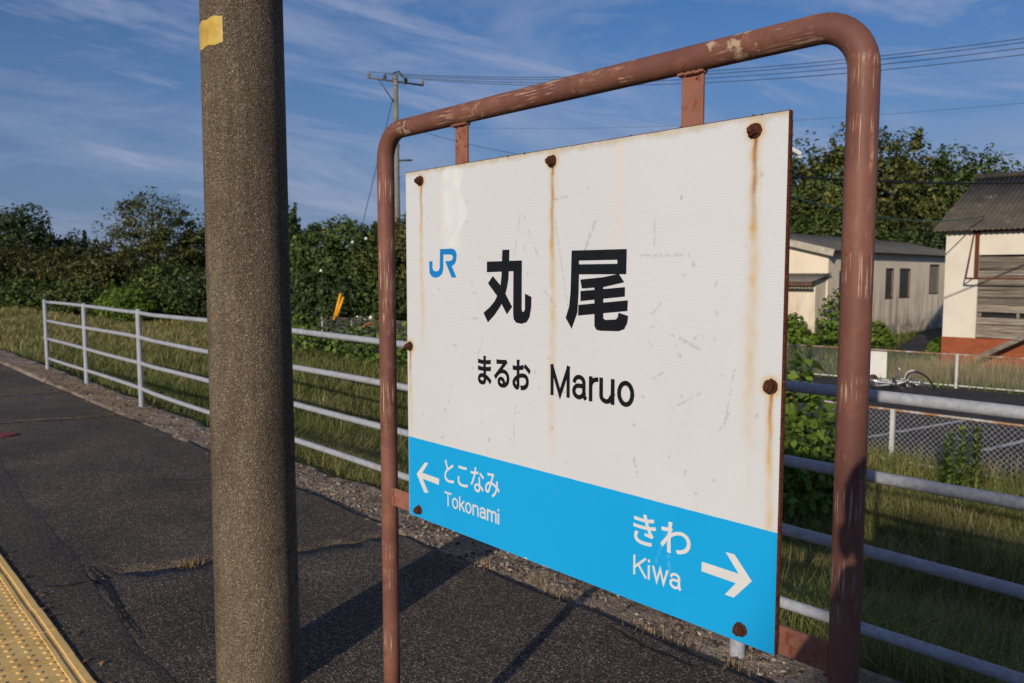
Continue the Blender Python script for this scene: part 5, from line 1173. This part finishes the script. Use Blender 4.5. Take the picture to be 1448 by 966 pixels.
# ------------------------------------------------------------------ bicycles
BW = plain('bike_white', (0.72, 0.70, 0.65), .4, var=.06); BLK = plain('rubber_black', (0.012, 0.012, 0.013), .7); CHR = plain('chrome', (0.55, 0.55, 0.56), .25, .8, var=.05); ORG = plain('fender_orange', (0.75, 0.22, 0.03), .5, var=.1)
def ring(bm, c, r, t, ax='Y', a0=0, a1=2 * math.pi, n=32, seg=6):
    pts = []
    for k in range(n + (0 if a1 - a0 > 6.28 else 1)):
        a = a0 + (a1 - a0) * k / n; pts.append(Vector(c) + Vector((r * math.cos(a), 0, r * math.sin(a))))
    if a1 - a0 > 6.28: pts.append(pts[0])
    tube(bm, pts, t, seg, False)
def bicycle(label, fmat, fend, fend2, steer):
    o = empty('bicycle', (0, 0, 0), label=label, cat='bicycle', group='bicycles on the road')
    hd = Vector((.40, 0, .62)); fx = Vector((.55, 0, .33)); ax = (Vector((.33, 0, .85)) - Vector((.47, 0, .5))).normalized()
    SM = Matrix.Translation(hd) @ Matrix.Rotation(steer, 4, ax) @ Matrix.Translation(-hd)
    def wheel(c, fend, T=None):
        bm = bmesh.new(); ring(bm, c, .325, .020); wo_ = bmesh_to('wheel', bm, BLK, o, True)
        b2 = bmesh.new(); ring(b2, c, .300, .011)
        for k in range(18): a = 2 * math.pi * k / 18; tube(b2, [Vector(c) + Vector((0, .03 * (-1) ** k, 0)), Vector(c) + Vector((.3 * math.cos(a), 0, .3 * math.sin(a)))], .0025, 3)
        cyl(b2, Vector(c) + Vector((0, -.045, 0)), Vector(c) + Vector((0, .045, 0)), .022, seg=8); rim = bmesh_to('rim', b2, CHR, wo_)
        b3 = bmesh.new(); ring(b3, c, .352, .024, a0=R(20), a1=R(190), n=18); fd = bmesh_to('mudguard', b3, fend, o, True)
        if T is not None: wo_.matrix_local = T; fd.matrix_local = T
    wheel((-.52, 0, .33), fend2); wheel(tuple(fx), fend, SM)
    bm = bmesh.new(); bb = Vector((-.08, 0, .28)); st_ = Vector((-.22, 0, .72)); hl = Vector((.43, 0, .55))
    for a, b, r in ((bb, st_, .017), (bb, hl, .021), (bb + Vector((-.03, 0, .12)), hl + Vector((-.03, 0, .1)), .018), (bb, Vector((-.52, .05, .33)), .011), (bb, Vector((-.52, -.05, .33)), .011), (st_ * .9, Vector((-.52, .05, .33)), .009), (st_ * .9, Vector((-.52, -.05, .33)), .009), (hl, Vector((.36, 0, .73)), .022)): tube(bm, [a, b], r, 8)
    bmesh_to('frame', bm, fmat, o, True)
    bm = bmesh.new(); tube(bm, [(.36, 0, .73), (.33, 0, .86)], .014, 8); tube(bm, [(.45, .05, .5), tuple(fx + Vector((0, .05, 0)))], .012, 6); tube(bm, [(.45, -.05, .5), tuple(fx + Vector((0, -.05, 0)))], .012, 6); bx(bm, (.45, 0, .5), (.03, .12, .025))
    f_ = bmesh_to('fork', bm, CHR, o, True); f_.matrix_local = SM
    bm = bmesh.new(); tube(bm, [(.14, .27, .92), (.25, .27, .93), (.34, .12, .88), (.33, 0, .86), (.34, -.12, .88), (.25, -.27, .93), (.14, -.27, .92)], .011, 8); hb = bmesh_to('handlebar', bm, CHR, o, True); hb.matrix_local = SM
    bm = bmesh.new(); tube(bm, [st_, st_ + Vector((-.03, 0, .12))], .013, 8); bmesh.ops.create_icosphere(bm, subdivisions=2, radius=1, matrix=Matrix.Translation((-.27, 0, .87)) @ Matrix.Diagonal((.13, .085, .04, 1))); bmesh_to('saddle', bm, plain('saddle_brown', (0.06, .03, .02), .6), o, True)
    bm = bmesh.new(); cyl(bm, bb + Vector((0, -.05, 0)), bb + Vector((0, .05, 0)), .03, seg=10); cyl(bm, bb + Vector((0, .035, 0)), bb + Vector((0, .04, 0)), .09, seg=16)
    for s in (1, -1): tube(bm, [bb + Vector((0, .06 * s, 0)), bb + Vector((.12 * s, .07 * s, -.1))], .01, 6); bx(bm, bb + Vector((.12 * s, .12 * s, -.1)), (.08, .09, .02))
    bmesh_to('crank', bm, MAT['dark_metal'], o)
    box('rear_reflector', (-.82, 0, .52), (.02, .05, .05), plain('reflector_red', (.5, .02, .015), .3), o); return o
b1 = bicycle('white bicycle lying on its side on the road by the far fence', BW, BW, BW, R(62))
p = gz_(1282, 553); b1.location = (p.x, p.y, GL + .11); b1.rotation_euler = (R(-84), 0, math.atan2(RT.y, RT.x) + R(8))
b2 = bicycle('bicycle with an orange mudguard standing by the far fence left of the sign', plain('bike_dark', (.03, .03, .035), .4), ORG, MAT['dark_metal'], R(12))
p = cw(L_(502, 30.5), 30.5, GL); b2.location = (p.x, p.y, GL + .015); b2.rotation_euler = (R(6), 0, math.atan2(RT.y, RT.x) + R(25))

# ------------------------------------------------------------------ the photographer, whose shadow falls on the right post and the grass
ph = empty('person', (0.105, -0.085, 0), math.atan2(FW.y, FW.x), label='person in dark clothes standing on the platform raising a camera', cat='person')
SK = [  # (parent, x forward, y left, z, radius)
 (None, 0, 0, .95, .14), (0, 0, 0, 1.10, .13), (1, 0, 0, 1.28, .15), (2, 0, 0, 1.40, .11), (3, .005, 0, 1.47, .055), (4, .015, .03, 1.565, .085), (5, .015, .038, 1.635, .088), (6, .01, .04, 1.69, .05),
 (3, 0, .155, 1.375, .06), (8, .04, .20, 1.13, .045), (9, .09, .15, 1.33, .034), (10, .070, .085, 1.455, .026),
 (3, 0, -.155, 1.375, .06), (12, .04, -.23, 1.15, .047), (13, .09, -.18, 1.34, .036), (14, .070, -.105, 1.49, .03),
 (0, 0, .10, .86, .095), (16, .01, .12, .48, .062), (17, -.02, .13, .09, .042), (18, .14, .15, .04, .035),
 (0, 0, -.10, .86, .095), (20, .01, -.12, .48, .062), (21, -.02, -.13, .09, .042), (22, .14, -.15, .04, .035), (5, .105, .035, 1.57, .016)]
for hand, sg in ((11, 1), (15, -1)):
    bse = SK[hand]
    for k, (dx_, dz_, ln) in enumerate(((.0, .035, .045), (.004, .015, .05), (.004, -.004, .046), (0, -.022, .036))):
        i0 = len(SK); SK.append((hand, bse[1] + .035 + dx_, bse[2] - sg * .008, bse[3] + .02 + dz_, .0105)); SK.append((i0, bse[1] + .045 + dx_, bse[2] - sg * (.008 + ln), bse[3] + .018 + dz_, .0085))
    i0 = len(SK); SK.append((hand, bse[1] - .012, bse[2] - sg * .015, bse[3] + .015, .012)); SK.append((i0, bse[1] - .016, bse[2] - sg * .045, bse[3] + .03, .0095))
me = bpy.data.meshes.new('body'); me.from_pydata([s[1:4] for s in SK], [(s[0], i) for i, s in enumerate(SK) if s[0] is not None], [])
bo = link('body', me, None, ph); sm_ = bo.modifiers.new('skin', 'SKIN'); bo.modifiers.new('sub', 'SUBSURF').levels = 2; bo.modifiers['sub'].render_levels = 2
for i, s in enumerate(SK): me.skin_vertices[0].data[i].radius = (s[4], s[4])
me.skin_vertices[0].data[0].use_root = True
def cloth():
    m = M('clothes_and_skin', .8); v = m.co('Object'); sx = m.n('ShaderNodeSeparateXYZ'); m.put(sx.inputs[0], v)
    c = m.ramp(m.math('DIVIDE', sx.outputs[2], 1.8), [(0, (.02, .02, .02)), (.05, (.03, .035, .05)), (.54, (.05, .055, .075)), (.812, (.42, .24, .16))], 'CONSTANT'); m.color(c); return m.m
me.materials.append(cloth())
bm = bmesh.new(); bmesh.ops.create_icosphere(bm, subdivisions=3, radius=1, matrix=Matrix.Translation((-.012, .038, 1.65)) @ Matrix.Diagonal((.098, .092, .095, 1)))
bmesh.ops.delete(bm, geom=[v for v in bm.verts if v.co.z < 1.605 or (v.co.x > .055 and v.co.z < 1.685)], context='VERTS'); bmesh_to('hair', bm, plain('hair_black', (.012, .01, .009), .5), ph, True)
for sg in (1, -1):
    bm = bmesh.new(); bmesh.ops.create_icosphere(bm, subdivisions=2, radius=.012, matrix=Matrix.Translation((.092, .035 + .032 * sg, 1.605))); bmesh_to('eye', bm, plain('eye', (.5, .5, .48), .2), ph, True)
    bm = bmesh.new(); bmesh.ops.create_icosphere(bm, subdivisions=2, radius=1, matrix=Matrix.Translation((.01, .035 + .088 * sg, 1.59)) @ Matrix.Diagonal((.02, .01, .032, 1))); bmesh_to('ear', bm, plain('ear_skin', (.42, .24, .16), .6), ph, True)
co_ = empty('photo_camera', (0, 0, CAMZ), math.atan2(FW.y, FW.x), label='black camera held up in front of the face of the person', cat='camera')
box('body', (-.065, 0, -.005), (.045, .125, .085), BLK, co_, bevel=.006)
bm = bmesh.new(); cyl(bm, (-.0445, 0, -.005), (-.012, 0, -.005), .033, .031, 20, True); bmesh_to('lens', bm, BLK, co_, True)

# ------------------------------------------------------------------ unseen house across the track, added and sized for the shade at the right
ho = empty('house', (9.86, -22.0, -1.1), 0, label='unseen two storey house across the track, added for the shadow its long gable roof casts', cat='house')
HR, HE = 10.16, 7.4
bm = bmesh.new(); bx(bm, (6, 0, HE / 2), (12, 7, HE)); bmesh_to('wall', bm, plain('house_wall', (.45, .42, .37), .8), ho)
bm = bmesh.new()
for sg in (1, -1):
    q = [(-.0, 0, HR), (12.0, 0, HR), (12.0, sg * 4.1, HE - .45), (-.0, sg * 4.1, HE - .45)]; a = [bm.verts.new(p) for p in q]; b = [bm.verts.new((p[0], p[1], p[2] - .16)) for p in q]
    bm.faces.new(a); bm.faces.new(b[::-1])
    for i in range(4): bm.faces.new((a[i], a[(i + 1) % 4], b[(i + 1) % 4], b[i]))
bmesh_to('roof', bm, plain('house_roof', (.09, .09, .10), .6), ho)
for x in (2, 5, 8.5):
    for z in (1.9, 4.9): f = box('window', (x, 3.52, z), (1.5, .06, 1.2), plain('aluminium', (.4, .4, .4), .4), ho); box('pane', (x, 3.556, z), (1.38, .01, 1.08), GLASS, f)
